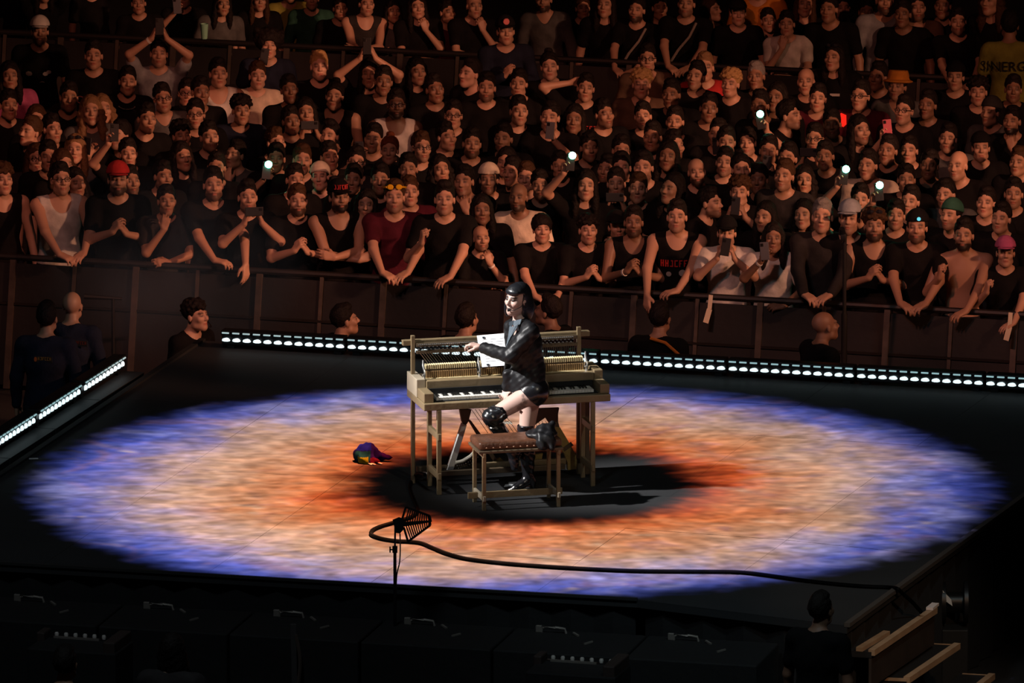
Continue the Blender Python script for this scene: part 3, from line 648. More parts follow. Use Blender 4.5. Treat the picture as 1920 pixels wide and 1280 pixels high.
HS = {'short': 'short {c} hair', 'quiff': '{c} quiff', 'bowl': '{c} bowl cut', 'afro': '{c} afro', 'curly': '{c} curls', 'long': 'long {c} hair', 'wavy': 'wavy {c} hair', 'bun': '{c} hair in a bun', 'bald': 'shaved head'}
TN = {'tee': 'tee', 'tank': 'tank top', 'long': 'long-sleeved top', 'vee': 'open-neck shirt', 'bare': 'no shirt'}
PN = {'down': '', 'clasp': 'hands clasped', 'chin': 'hand at the chin', 'film': 'holding up a phone two-handed', 'high': 'arms raised filming', 'onehigh': 'one arm raised with phone',
      'onefilm': 'filming one-handed', 'lean': 'leaning on forearms', 'reach': 'reaching down over the rail', 'cross': 'arms crossed', 'fist': 'one fist raised', 'behind': 'hand behind head'}
FB0 = W(0, 480, z=1.10); FB1 = W(1920, 590, z=1.10)                  # top rail of the front barrier
RB0 = W(540, 86, z=1.10); RB1 = W(1900, 152, z=1.10)                 # top rail of the rear barrier
def bar_y(x, A=FB0, B=FB1): return A.y+(B.y-A.y)*(x-A.x)/(B.x-A.x)

def strokes(n, w, h, seed, depth=.002):
    """short letter-like strokes: lettering too blurred in the photograph to read"""
    r = random.Random(seed); m = MB(); cw = w/n
    for i in range(n):
        x = -w/2+cw*(i+.5); k = r.choice((0, 1, 2, 3)); t = h*.17; a = cw*.36
        B = lambda x0, x1, z0, z1: m.box(x+x0, x+x1, z0, z1, -depth, depth)
        if k in (0, 1, 3): B(-a, -a+t, -h/2, h/2)
        if k in (1, 2): B(a-t, a, -h/2, h/2)
        if k in (0, 2, 3): B(-a+t, a, h/2-t, h/2)
        if k in (0, 1): B(-a+t, a-t, -t/2, t/2)
        if k in (2, 3): B(-a, a, -h/2, -h/2+t)
    return m.mesh('strokes')
# ------------------------------------------------------------------ the open upright piano
WOOD = mat('piano_wood', (.225, .165, .09), .45, bump=.1, bscale=30, var=.16, vscale=5); WOOD2 = mat('piano_dark_wood', (.10, .07, .042), .5, var=.2, vscale=6)
PALE = mat('pale_wood', (.40, .34, .25), .5, var=.1); GOLD = mat('gilt_iron', (.36, .27, .09), .42, .35, bump=.2, bscale=60, var=.15, vscale=7)
IVORY = mat('ivory', (.78, .76, .70), .3); EBONY = mat('ebony', (.008, .008, .008), .25); FELT = mat('felt_black', (.008, .008, .009), .9)
STEEL = mat('steel', (.70, .70, .68), .25, .9); WIRE = mat('string_wire', (.30, .25, .18), .35, .8); HAM = mat('hammer_felt', (.72, .60, .34), .8, var=.15, vscale=30); HAMB = mat('hammer_shank', (.33, .20, .085), .6, var=.2, vscale=20)
YAW = R(12.5); PZ = ST
F0 = W(795, 771, z=ST+.664); F1 = W(1145, 752, z=ST+.664); PW = (F1-F0).length; PYAW = math.atan2(F1.y-F0.y, F1.x-F0.x)
piano = thing('piano', 'stripped pale wooden upright piano with open strings and hammers, centre stage', 'piano', (F0.x, F0.y, ST), PYAW)
def pp(n, m_, mt, smooth=False, parent=None): return m_.build(n, mt, parent or piano, smooth)
w = PW
m = MB(); m.box(0, w, 0, .56, .664, .72, .006); pp('keybed', m, WOOD)
for x0, x1 in ((.0, .085), (w-.085, w)):
    m = MB(); m.box(x0+.008, x1, .03, .26, .72, .795, .006); pp('cheek_block', m, WOOD)
m = MB(); m.box(0, .07, .24, .56, .72, .862, .005); pp('side_block', m, PALE); m = MB(); m.box(w-.07, w, .24, .56, .72, .862, .005); pp('side_block', m, WOOD)
m = MB(); m.box(.085, w-.085, .055, .24, .72, .726); pp('key_felt', m, FELT)
m = MB(); m.box(.09, w-.09, .215, .235, .72, .79); pp('fallboard', m, FELT)
m = MB(); m.box(.075, w-.075, .225, .30, .785, .848, .005); pp('name_rail', m, WOOD)
m = MB(); m.box(.075, w-.075, .30, .54, .80, .842, .004); pp('action_shelf', m, WOOD2)
# keys
nk = 52; kx0 = .115; kw = (w-.23)/nk
m = MB(); m.box(.0004, kw-.0012, 0, .135, 0, .022, .0012); wk = m.mesh('white_key'); m = MB(); m.box(0, kw*.55, 0, .088, 0, .012, .002); bk = m.mesh('black_key')
for i in range(nk):
    o = link('white_key', wk, IVORY, piano); o.location = (kx0+kw*i, .072, .727)
    if (i % 7) in (0, 2, 3, 5, 6) and i < nk-1: o = link('black_key', bk, EBONY, piano); o.location = (kx0+kw*(i+1)-kw*.275, .119, .749)
# rear frame: posts, rails, pin block
PB = .43
m = MB(); m.box(.005, .035, PB, PB+.032, .0, 1.165, .003); pp('frame_post', m, WOOD); m = MB(); m.box(w-.156, w-.124, PB, PB+.032, .0, 1.165, .003); pp('frame_post', m, WOOD)
m = MB(); m.box(-.055, w-.05, PB+.02, PB+.075, 1.085, 1.125, .003); pp('top_rail', m, WOOD)
m = MB(); m.box(.045, w-.158, PB-.005, PB+.012, 1.075, 1.105, .002); pp('pin_block', m, WOOD2)
m = MB(); m.box(.045, w-.158, PB-.01, PB+.03, 1.022, 1.043, .002); pp('pressure_bar', m, WOOD2)
m = MB(); m.box(w*.60, w-.158, PB, PB+.03, .885, .915, .003); pp('lower_rail', m, WOOD)
m = MB(); n = 78
for r_, z in enumerate((1.092, 1.074, 1.056)):
    for i in range(n//(2 if r_ else 1)):
        x = .06+(w-.24)*(i+.5*(r_ % 2))/(n//(2 if r_ else 1)); m.tube([(x, PB-.034, z+.006), (x, PB+.005, z)], .0048, 5)
o = pp('tuning_pins', m, STEEL); o['kind'] = 'stuff'
for i in range(26):                                            # oblique bass strings
    x = .07+i*.021; m = MB(); m.tube([(x, PB-.012, 1.03), (x+.17, PB-.03, .80)], .0017 if i % 2 else .0024, 5); pp('bass_string', m, WIRE)
for i in range(27):
    x = w*.605+i*.0155
    if x > w-.165: break
    m = MB(); m.box(x, x+.0042, PB-.012, PB-.006, .90, 1.05); pp('treble_string', m, mat('string_dark', (.10, .08, .06), .4, .6))
# action: rows of hammers between brackets
for x0, x1 in ((.095, .50), (.53, .74), (.76, .99), (1.01, w-.13)):
    nn = int((x1-x0)/.0165); m = MB(); mh = MB(); md = MB()
    for i in range(nn):
        x = x0+(x1-x0)*i/nn
        m.box(x, x+.0115, .315, .335, .845, .905); mh.box(x+.0004, x+.0122, .325, .375, .918, .955, .003); md.box(x+.003, x+.009, .37, .385, .845, .925)
    o = pp('action_levers', m, HAMB); o['kind'] = 'stuff'; o = pp('hammers', mh, HAM); o['kind'] = 'stuff'; o = pp('damper_rods', md, WOOD2); o['kind'] = 'stuff'
    m = MB(); m.box(x0-.005, x1+.005, .335, .365, .905, .92); pp('hammer_rail', m, WOOD2); m = MB(); m.box(x0-.004, x1+.004, .30, .34, .842, .852); pp('action_beam', m, HAM)
for x in (.075, .513, .998, w-.115):
    m = MB(); m.tube([(x, .30, .845), (x+.004, .295, .90), (x, .33, .95), (x+.006, .36, .985)], [.012, .008, .010, .006], 7); m.tube([(x, .30, .87), (x-.014, .295, .885)], .008, 6); pp('action_bracket', m, STEEL, True)
# legs: front pairs with little stretchers
def leg(x, y, zt=.664, s=.034): m = MB(); m.box(x, x+s, y, y+s, 0, zt, .003); pp('leg', m, WOOD)
for x in (.105, w-.155):
    leg(x, .0); leg(x, .31)
    for z in (.12, .43):
        m = MB(); m.box(x+.004, x+.030, -.012, .35, z, z+.05, .003); pp('leg_stretcher', m, WOOD)
m = MB(); m.box(w-.115, w-.08, .33, .345, .02, .664, .002); pp('leg_board', m, WOOD2)
# bottom rails and lower plate
m = MB(); m.box(.05, w-.02, PB+.0, PB+.045, .085, .13, .003); pp('bottom_rail', m, WOOD2); m = MB(); m.box(.14, w-.28, PB-.13, PB-.09, .075, .115, .003); pp('bottom_rail', m, WOOD2)
m = MB(); m.box(.56, 1.22, PB-.06, PB-.02, .10, .145, .004); pp('pedal_board', m, WOOD)
PI_ = lambda px, py, t=PB: None
def plate(name, pts, mt, t0=.0, th=.035):
    """pts: outline in the plane of the rear frame, taken as (along, up)"""
    m = MB(); m.prism(pts, PB+t0, PB+t0+th, lambda a, b, t: (a, t, b)); return pp(name, m, mt)
inv = Matrix.LocRotScale(piano.location, piano.rotation_euler, Vector((1, 1, 1))).inverted()
def pl(px, py):                                                # point of the rear frame plane behind a place seen in the photograph
    a = inv @ CAM; b = inv @ W(px, py, z=0); s = (PB-a.y)/(b.y-a.y); q = a+(b-a)*s; return (q.x, q.z)
PLT = lambda L: [pl(*p) for p in L]
plate('plate_strut', PLT([(866, 793), (874, 796), (848, 882), (837, 882)]), mat('strut_white', (.62, .62, .60), .5), -.02, .05)
plate('plate_neck', PLT([(862, 768), (884, 768), (879, 789), (872, 800), (866, 790)]), WOOD2)
plate('plate_brace', PLT([(877, 786), (883, 788), (905, 818), (932, 862), (926, 866), (896, 818)]), WOOD2, .0, .03)
plate('plate_panel', PLT([(1000, 766), (1048, 764), (1046, 775), (1046, 790), (1049, 801), (1034, 800), (1022, 782), (1000, 798)]), WOOD2, -.01, .03)
plate('plate_curve', PLT([(1034, 798), (1049, 800), (1058, 815), (1068, 832), (1077, 848), (1081, 862), (1080, 878), (1064, 880), (1063, 866), (1056, 848), (1042, 828), (1036, 812)]), GOLD, -.02, .05)
plate('plate_band', PLT([(1054, 838), (1069, 827), (1074, 833), (1057, 845)]), WOOD2, -.026, .01)
plate('plate_web', PLT([(925, 862), (938, 858), (954, 872), (990, 872), (1004, 852), (1018, 850), (1012, 880), (944, 884)]), GOLD, .0, .03)
m = MB()
cur = [pl(*p) for p in ((853, 866), (866, 863), (880, 855), (892, 842), (908, 822))]; m.tube([(a, PB-.02, b) for a, b in cur], .014, 7); pp('bridge', m, mat('bridge_wood', (.50, .47, .40), .5), True)
m = MB()
for k in range(14):
    u = k/13*3.99; i = int(u); f = u-i; a = cur[i][0]*(1-f)+cur[i+1][0]*f; b = cur[i][1]*(1-f)+cur[i+1][1]*f
    for dz in (.025, .045): m.tube([(a+dz*.5, PB-.03, b-dz), (a+dz*.5, PB-.01, b-dz)], .004, 5)
o = pp('bridge_pins', m, STEEL); o['kind'] = 'stuff'
for k in range(9):
    a, b = pl(884+k*7, 767); a2, b2 = pl(905+k*7+10, 812); m = MB(); m.tube([(a, PB+.0, b), (a2, PB+.0, b2)], .0022, 5); pp('bass_string', m, WIRE)
for k in range(4):
    a, b = pl(1003+k*7, 790); a2, b2 = pl(1014+k*7, 812); m = MB(); m.tube([(a, PB+.02, b), (a2, PB+.02, b2)], .002, 5); pp('bass_string', m, WIRE)
# sheet music on the desk bar, two pages
def inv2(px, py, t):
    a = inv @ CAM; b = inv @ W(px, py, z=0); s = (t-a.y)/(b.y-a.y); q = a+(b-a)*s; return (q.x, t, q.z)
def sheet(label, pts):
    me = MB(); q = [inv2(*p) for p in pts]
    me.add([*q, *[(x, y+.003, z) for x, y, z in q]], [(0,1,2,3), (7,6,5,4), (0,4,5,1), (1,5,6,2), (2,6,7,3), (3,7,4,0)])
    o = me.build('sheet_music', mat('paper', (.88, .91, .94), .8)); o.matrix_world = Matrix.LocRotScale(piano.location, piano.rotation_euler, Vector((1, 1, 1))); tag(o, label, 'sheet music')
    at = lambda u, v: [(q[0][i]*(1-u)+q[1][i]*u)*(1-v)+(q[3][i]*(1-u)+q[2][i]*u)*v for i in range(3)]
    lines = MB(); r = random.Random(3)
    for k in range(9):
        f = .14+.085*k; x = .08
        while x < .85:
            e = min(x+r.uniform(.05, .2), .92); P0 = at(x, f); P1 = at(e, f); lines.bar((P0[0], P0[1]-.003, P0[2]), (P1[0], P1[1]-.003, P1[2]), .0012, .002); x = e+r.uniform(.03, .08)
    l = lines.build('printed_lines', mat('print_grey', (.60, .62, .64), .8), o); l['kind'] = 'stuff'
    for v in (.07, .93):
        P0 = at(.11, v); c = MB(); c.box(P0[0]-.010, P0[0]+.010, P0[1]-.012, P0[1]-.002, P0[2]-.007, P0[2]+.007, .003); c.build('page_clip', mat('clip_grey', (.10, .13, .17), .4, .5), o)
sheet('large white music sheet with small print propped on the piano', [(894, 629, .37), (1000, 620, .20), (1004, 681, .12), (904, 688, .285)])

# ------------------------------------------------------------------ the bench
B0 = W(905, 958, z=ST); B1 = W(1051, 950, z=ST); bw = (B1-B0).length; byaw = math.atan2(B1.y-B0.y, B1.x-B0.x); BD = .335
bench = thing('piano_bench', 'brown leather topped wooden piano bench in front of the piano', 'bench', (B0.x, B0.y, ST), byaw)
for x in (0, bw-.028):
    for y in (0, BD-.028): m = MB(); m.box(x, x+.028, y, y+.028, 0, .450, .002); m.build('leg', WOOD, bench)
for x in (-.0, bw-.024):
    m = MB(); m.box(x+.002, x+.022, -.015, BD+.012, .075, .115, .003); m.build('side_stretcher', PALE, bench)
    m = MB(); m.box(x+.002, x+.022, -.015, BD+.012, .415, .45, .003); m.build('side_rail', WOOD, bench)
m = MB(); m.box(-.075, bw+.055, BD*.48, BD*.48+.024, .062, .112, .003); m.build('foot_rail', WOOD, bench)
m = MB(); m.box(-.03, bw+.02, -.012, BD+.012, .448, .468, .004); m.build('seat_frame', WOOD2, bench)
S = SDF((-.06, -.05, .45), (bw+.06, BD+.05, .60), .011)
S.clip(lambda X, Y, Z: X*0+Y*0+Z*0+1)
S.F = np.minimum(S.F, (lambda X, Y, Z: np.sqrt(np.maximum(np.abs(X-(bw-.01)/2)-(bw/2+.0), 0)**2+np.maximum(np.abs(Y-BD/2)-(BD/2-.03), 0)**2+np.maximum(np.abs(Z-.500)-.012, 0)**2)-.022)(*S.grid((slice(None),)*3)))
link('cushion', mesh_of(S, 'cushion', 1), mat('brown_leather', (.105, .042, .022), .38, bump=.35, bscale=35, var=.3, vscale=9), bench)
m = MB(); r_ = random.Random(2)
for i in range(11): m.lathe([(.006, -.004), (.008, 0), (.004, .004)], (.03+(bw-.08)*i/10, -.008, .494), 7)
m.build('stitch_buttons', mat('button_tan', (.30, .15, .09), .4), bench)
# ------------------------------------------------------------------ the singer
def Pt(px, py, y): return np.array(W(px, py, y=y))
YT = .04                                                        # depth of her spine
def rz(a): c, s = math.cos(a), math.sin(a); return np.array([[c, -s, 0], [s, c, 0], [0, 0, 1.0]])
def rx(a): c, s = math.cos(a), math.sin(a); return np.array([[1, 0, 0], [0, c, -s], [0, s, c]])
HM = rz(R(-42)) @ rx(R(-3)) @ np.array([[math.cos(R(4)), 0, math.sin(R(4))], [0, 1, 0], [-math.sin(R(4)), 0, math.cos(R(4))]])
HCS = Pt(969.5, 561, YT-.01); HS_ = .97
TM = rz(R(-62))
J = dict(pelvis=Pt(999, 728, YT), waist=Pt(991, 690, YT), chest=Pt(984, 648, YT), neck=Pt(976, 606, YT), shn=Pt(994, 622, YT-.165), shf=Pt(962, 614, YT+.16),
         eln=Pt(957, 668, YT-.19), wrn=Pt(905, 651, YT+.08), elf=Pt(962, 676, YT+.17), wrf=Pt(951, 728, YT+.10),
         hipn=Pt(1003, 733, YT-.09), hipf=Pt(996, 733, YT+.085), knn=Pt(921, 781, YT-.16), ann=Pt(962, 848, YT-.03), knf=Pt(986, 816, YT+.055), anf=Pt(991, 896, YT+.07), toef=Pt(961, 918, YT+.0))
singer = thing('person', 'performer with black bob in black leather jacket and thigh boots standing at the piano', 'person', (J['anf'][0], J['anf'][1], ST))
sl = Vector(singer.location)
def fin(o): o.parent = singer; o.matrix_parent_inverse = Matrix.Translation(-sl); return o
def stuff_(S, name, m, sm=1, color=None, oc=None): return fin(link(name, mesh_of(S, name, sm, color), m, None, oc))
S = SDF((-.46, -.35, ST-.02), (.26, .42, ST+1.72), .0042, np.concatenate([np.arange(ST-.02, ST+1.05, .008), np.arange(ST+1.05, ST+1.72, .0034)]))
head_prims(S, HCS, HM, HS_)
S.cone(HCS+HM@np.array((0, .015, -.085)), J['neck']+np.array((-.005, 0, .01)), .043, .047, .025)
S.ell(J['chest'], (.145, .095, .16), .04, M=TM); S.ell(J['waist'], (.11, .085, .15), .05, M=TM); S.ell(J['pelvis'], (.150, .105, .115), .05, M=TM)
S.cone(J['neck'], J['shn'], .045, .05, .04); S.cone(J['neck'], J['shf'], .045, .05, .04)
for a, b, c in (('shn', 'eln', 'wrn'), ('shf', 'elf', 'wrf')): S.cone(J[a], J[b], .043, .034, .03); S.cone(J[b], J[c], .035, .023, .015)
hd = unit(Pt(880, 644, YT+.10)-J['wrn']); hand_prims(S, J['wrn']+hd*.01, hd, (-.15, .1, -1), 1, .72, .93, .06)
hd2 = unit(Pt(947, 741, YT+.06)-J['wrf']); hand_prims(S, J['wrf'], hd2, (-.4, -.9, 0), -1, .5, .9)
for h, k, a in (('hipn', 'knn', 'ann'), ('hipf', 'knf', 'anf')): S.cone(J[h], J[k], .085, .054, .05); S.cone(J[k], J[a], .050, .034, .02)
S.ell(J['hipn']*.8+J['pelvis']*.2+np.array((-.016, 0, -.012)), (.094, .092, .10), .04)
toen = Pt(965, 875, YT-.05); S.cone(J['ann'], toen, .034, .026, .02); S.cone(J['anf']+np.array((0, 0, -.03)), J['toef'], .034, .024, .02)
hc_ = head_color(HCS, HM, HS_)
def singer_col(V):
    out = hc_(V); out[:, 2] = 0; out[:, 0] = np.clip(1.5*out[:, 0], 0, 1)
    L = ((V-HCS)@HM)/HS_; lips = np.exp(-((L[:, 0]/.022)**4))*np.exp(-(((L[:, 2]+.067)/.0095)**4))*(L[:, 1] < -.07); out[:, 1] = 0; out[:, 0] = np.maximum(out[:, 0], np.clip(1.3*lips, 0, .85))
    lash = np.exp(-(((np.abs(L[:, 0])-.033)/.019)**4))*np.exp(-(((L[:, 2]-.007)/.010)**2))*(L[:, 1] < -.04); out[:, 0] = np.maximum(out[:, 0], np.clip(1.4*lash, 0, .97))
    # tattoo on the outer thigh
    px_ = (V[:, 0]-0); n = np.zeros(len(V))
    for (a, b, r) in TATT: n = np.maximum(n, np.exp(-(((V[:, 0]-a[0])**2+(V[:, 2]-a[2])**2)/r**2)**2))
    st = .5+.5*np.sin(V[:, 0]*420+V[:, 2]*260)*np.sin(V[:, 2]*380-V[:, 0]*90); out[:, 0] = np.maximum(out[:, 0], n*(.25+.65*st)*(V[:, 1] < YT-.05)); return out
TATT = [(Pt(*q, YT-.17), 0, r) for *q, r in ((981, 741, .013), (982, 748, .016), (984, 754, .020), (979, 759, .024), (974, 764, .022), (983, 763, .016))]
stuff_(S, 'body', SKIN, 1, singer_col, (.58, .38, .32, 0))
# jacket
LEATHER = mat('black_leather', (.008, .008, .0095), .46, bump=.10, bscale=30, spec=.32)
PATENT = mat('patent_leather', (.008, .008, .010), .24, bump=.2, bscale=14, spec=.8)
S = SDF((-.36, -.36, ST+.74), (.26, .40, ST+1.45), .0055)
zh = ST+.80; g = .028
S.ell(J['chest']+np.array((0, 0, .0)), (.175, .125, .175), .03, M=TM); S.ell(J['waist']+np.array((.002, 0, -.02)), (.150, .128, .17), .06, M=TM); S.ell(Pt(990, 722, YT), (.168, .142, .15), .06, M=TM); S.ell(Pt(996, 738, YT-.01), (.172, .140, .125), .05, M=TM); S.ell(Pt(1002, 736, YT-.05), (.105, .105, .10), .03)
S.cone(J['neck']+np.array((.012, 0, -.01)), J['shn'], .062, .068, .03); S.cone(J['neck']+np.array((.005, 0, -.01)), J['shf'], .060, .066, .03)
for a, b, c, q in (('shn', 'eln', 'wrn', 1), ('shf', 'elf', 'wrf', .8)):
    S.cone(J[a], J[b], .070, .060, .02); S.cone(J[b], J[b]+(J[c]-J[b])*.93, .059, .046, .015)
S.cone(Pt(951, 700, YT-.02), Pt(948, 737, YT-.02), .035, .022, .04)        # open front panel hanging down
X, Y, Z = S.grid((slice(None),)*3)
S.F = S.F+.0032*np.sin(Z*38+X*60+3*np.sin(Y*11))*np.sin(X*20-Y*17+Z*14)+.0012*np.sin(Z*120-X*90+Y*40)
fw = TM@np.array((0, -1, 0))
S.ell(HCS+np.array((-.0, 0, -.20))+fw*.035, (.050, .062, .085), .01, 's', M=TM)
a0 = J['chest']+fw*.16+np.array((0, 0, .10)); S.cone(J['neck']+fw*.075, J['chest']+fw*.155+np.array((0, 0, .02)), .034, .008, .01, 's')
S.clip(lambda X, Y, Z: (zh-.045*(X-J['pelvis'][0])/.15*0-Z)+0*X+0*Y)
jacket = stuff_(S, 'jacket', LEATHER, 1)
def on(o, par): o.parent = par; return o
# shirt front and lapels
SATIN = mat('lapel_satin', (.10, .125, .15), .30, bump=.15, bscale=40)
def leaf(pts, th=.006): 
    m = MB(); n = len(pts); q = [np.array(p) for p in pts]; m.add([*q, *[p-np.array((-.004, -th, 0)) for p in q]], [tuple(range(n)), tuple(range(2*n-1, n-1, -1))]+[(i, i+n, (i+1) % n+n, (i+1) % n) for i in range(n)]); return m
LY = YT-.145
on(leaf([Pt(964, 601, LY+.055), Pt(978, 598, LY+.04), Pt(975, 607, LY+.01), Pt(966, 616, LY-.005), Pt(962, 609, LY+.02)]).build('lapel', SATIN), jacket)
on(leaf([Pt(966, 612, LY+.0), Pt(972, 607, LY-.0), Pt(968, 616, LY-.012), Pt(957, 632, LY-.005), Pt(948, 652, LY+.03), Pt(953, 628, LY+.03), Pt(955, 612, LY+.05)]).build('lapel', SATIN), jacket)
on(leaf([Pt(954, 604, LY+.14), Pt(963, 600, LY+.09), Pt(965, 604, LY+.07), Pt(957, 614, LY+.08), Pt(954, 608, LY+.12)]).build('collar', mat('collar_dark', (.03, .04, .05), .35)), jacket)
# shorts
S = SDF((-.1, -.2, ST+.60), (.30, .32, ST+.95), .0065)
S.ell(J['pelvis'], (.158, .113, .123), .05, M=TM); S.ell(J['hipn']*.8+J['pelvis']*.2+np.array((-.014, 0, -.012)), (.103, .100, .108), .04)
for h, k in (('hipn', 'knn'), ('hipf', 'knf')): S.cone(J[h], J[h]*.6+J[k]*.4, .094, .082, .05)
S.clip(lambda X, Y, Z: np.maximum(np.maximum((ST+.80)-1.07*(X-.105), ST+.66)-Z, Z-(ST+.93))+0*Y)
stuff_(S, 'shorts', PATENT, 1)
# boots: over the knee
S = SDF((-.30, -.3, ST-.03), (.25, .3, ST+.72), .006)
kn, an = J['knn'], J['ann']; td = unit(J['hipn']-kn); S.cone(kn+td*.075, kn, .074, .068, .012); S.cone(kn, an, .066, .046, .02); S.cone(an, toen, .046, .032, .02); S.cone(an+np.array((.02, 0, .0)), an+np.array((.06, .0, .02)), .035, .02, .02)
X, Y, Z = S.grid((slice(None),)*3); S.F = S.F+.003*np.sin(Z*95+X*60)*np.sin(X*40+Y*30)
boot1 = stuff_(S, 'boot', PATENT, 1)
S = SDF((-.30, -.3, ST-.03), (.25, .3, ST+.72), .006)
kf, af = J['knf'], J['anf']; td = unit(J['hipf']-kf); top = Pt(985.5, 796, YT+.055)
S.cone(top+np.array((0, 0, .0)), kf+np.array((0, 0, -.02)), .068, .060, .01); S.cone(kf, af*.45+kf*.55, .060, .060, .02); S.cone(af*.45+kf*.55, af, .060, .042, .02)
S.cone(af+np.array((.0, 0, -.01)), J['toef']+np.array((.015, 0, .004)), .042, .033, .02); S.cone(J['toef']+np.array((.015, 0, .002)), J['toef']+np.array((-.035, -.005, -.008)), .032, .016, .015)
S.cone(af+np.array((.028, 0, -.02)), np.array((af[0]+.036, af[1], ST+.01)), .028, .018, .01)
X, Y, Z = S.grid((slice(None),)*3); S.F = np.maximum(S.F+.003*np.sin(Z*95+X*60)*np.sin(X*40+Y*30), Z-(top[2]+.0)); S.F = np.maximum(S.F, ST+.002-Z)
stuff_(S, 'boot', PATENT, 1)
m = MB(); bc = Pt(952, 792, YT-.245)
for q in (-1, 0, 1): m.tube([bc+np.array((q*.022-.012, -.0, .008)), bc+np.array((q*.022+.010, -.004, -.010))], [.009, .009], 7)
on(m.build('boot_buckle', STEEL, None, True), boot1)
m = MB(); m.tube([kn+np.array((-.005, -.02, -.085)), kn+np.array((.03, -.03, -.075)), kn+np.array((.05, -.03, -.09))], [.008, .012, .006], 7); on(m.build('boot_buckle', STEEL, None, True), boot1)
# hair: blunt bob with a fringe, tucked behind the near ear
HB = mat('black_bob', (.010, .011, .014), .32, bump=.12, bscale=45, spec=.6)
S = SDF(HCS-np.array((.19, .19, .23)), HCS+np.array((.19, .19, .19)), .0042)
E = hp(S, HCS, HM, HS_)
E((0, .022, .046), (.084, .106, .094), 0, 'u', lambda x, y, z: np.maximum(-.035-z, -(y+.010)-.0*z))
E((0, -.010, .062), (.079, .086, .070), .006, 'u', lambda x, y, z: np.maximum(.043+.25*np.abs(x)-z, -z))
E((0, -.060, .066), (.066, .042, .034), .008, 'u', lambda x, y, z: .045-z)
E((.060, .050, -.04), (.034, .052, .115), .02); E((.070, .075, -.075), (.034, .045, .09), .02)
E((-.076, .02, -.03), (.022, .062, .10), .02); E((-.078, -.005, -.07), (.022, .045, .085), .02)
E((0, .090, -.045), (.080, .042, .125), .03)
S.clip(lambda X, Y, Z: (HCS[2]-.155-.25*(Y-HCS[1]))-Z+0*X)
stuff_(S, 'hair', HB, 1)
m = MB(); hw = lambda x, y, z: HCS+HM@(np.array((x, y, z))*HS_)
m.tube([hw(.076, -.0, -.02), hw(.072, -.035, -.045), hw(.052, -.080, -.068), hw(.030, -.106, -.072)], .0028, 6); m.tube([hw(.032, -.104, -.072), hw(.012, -.116, -.074)], [.008, .011], 8); m.tube([hw(.083, .008, -.012), hw(.084, .012, -.05)], [.008, .007], 7)
fin(m.build('headset_microphone', BLACKM, None, True))
u_ = unit(J['wrn']-J['eln']); m = MB(); m.tube([J['wrn']-u_*.022, J['wrn']-u_*.002], .032, 12); fin(m.build('cuff', mat('cuff_cream', (.75, .68, .50), .6), None, True))
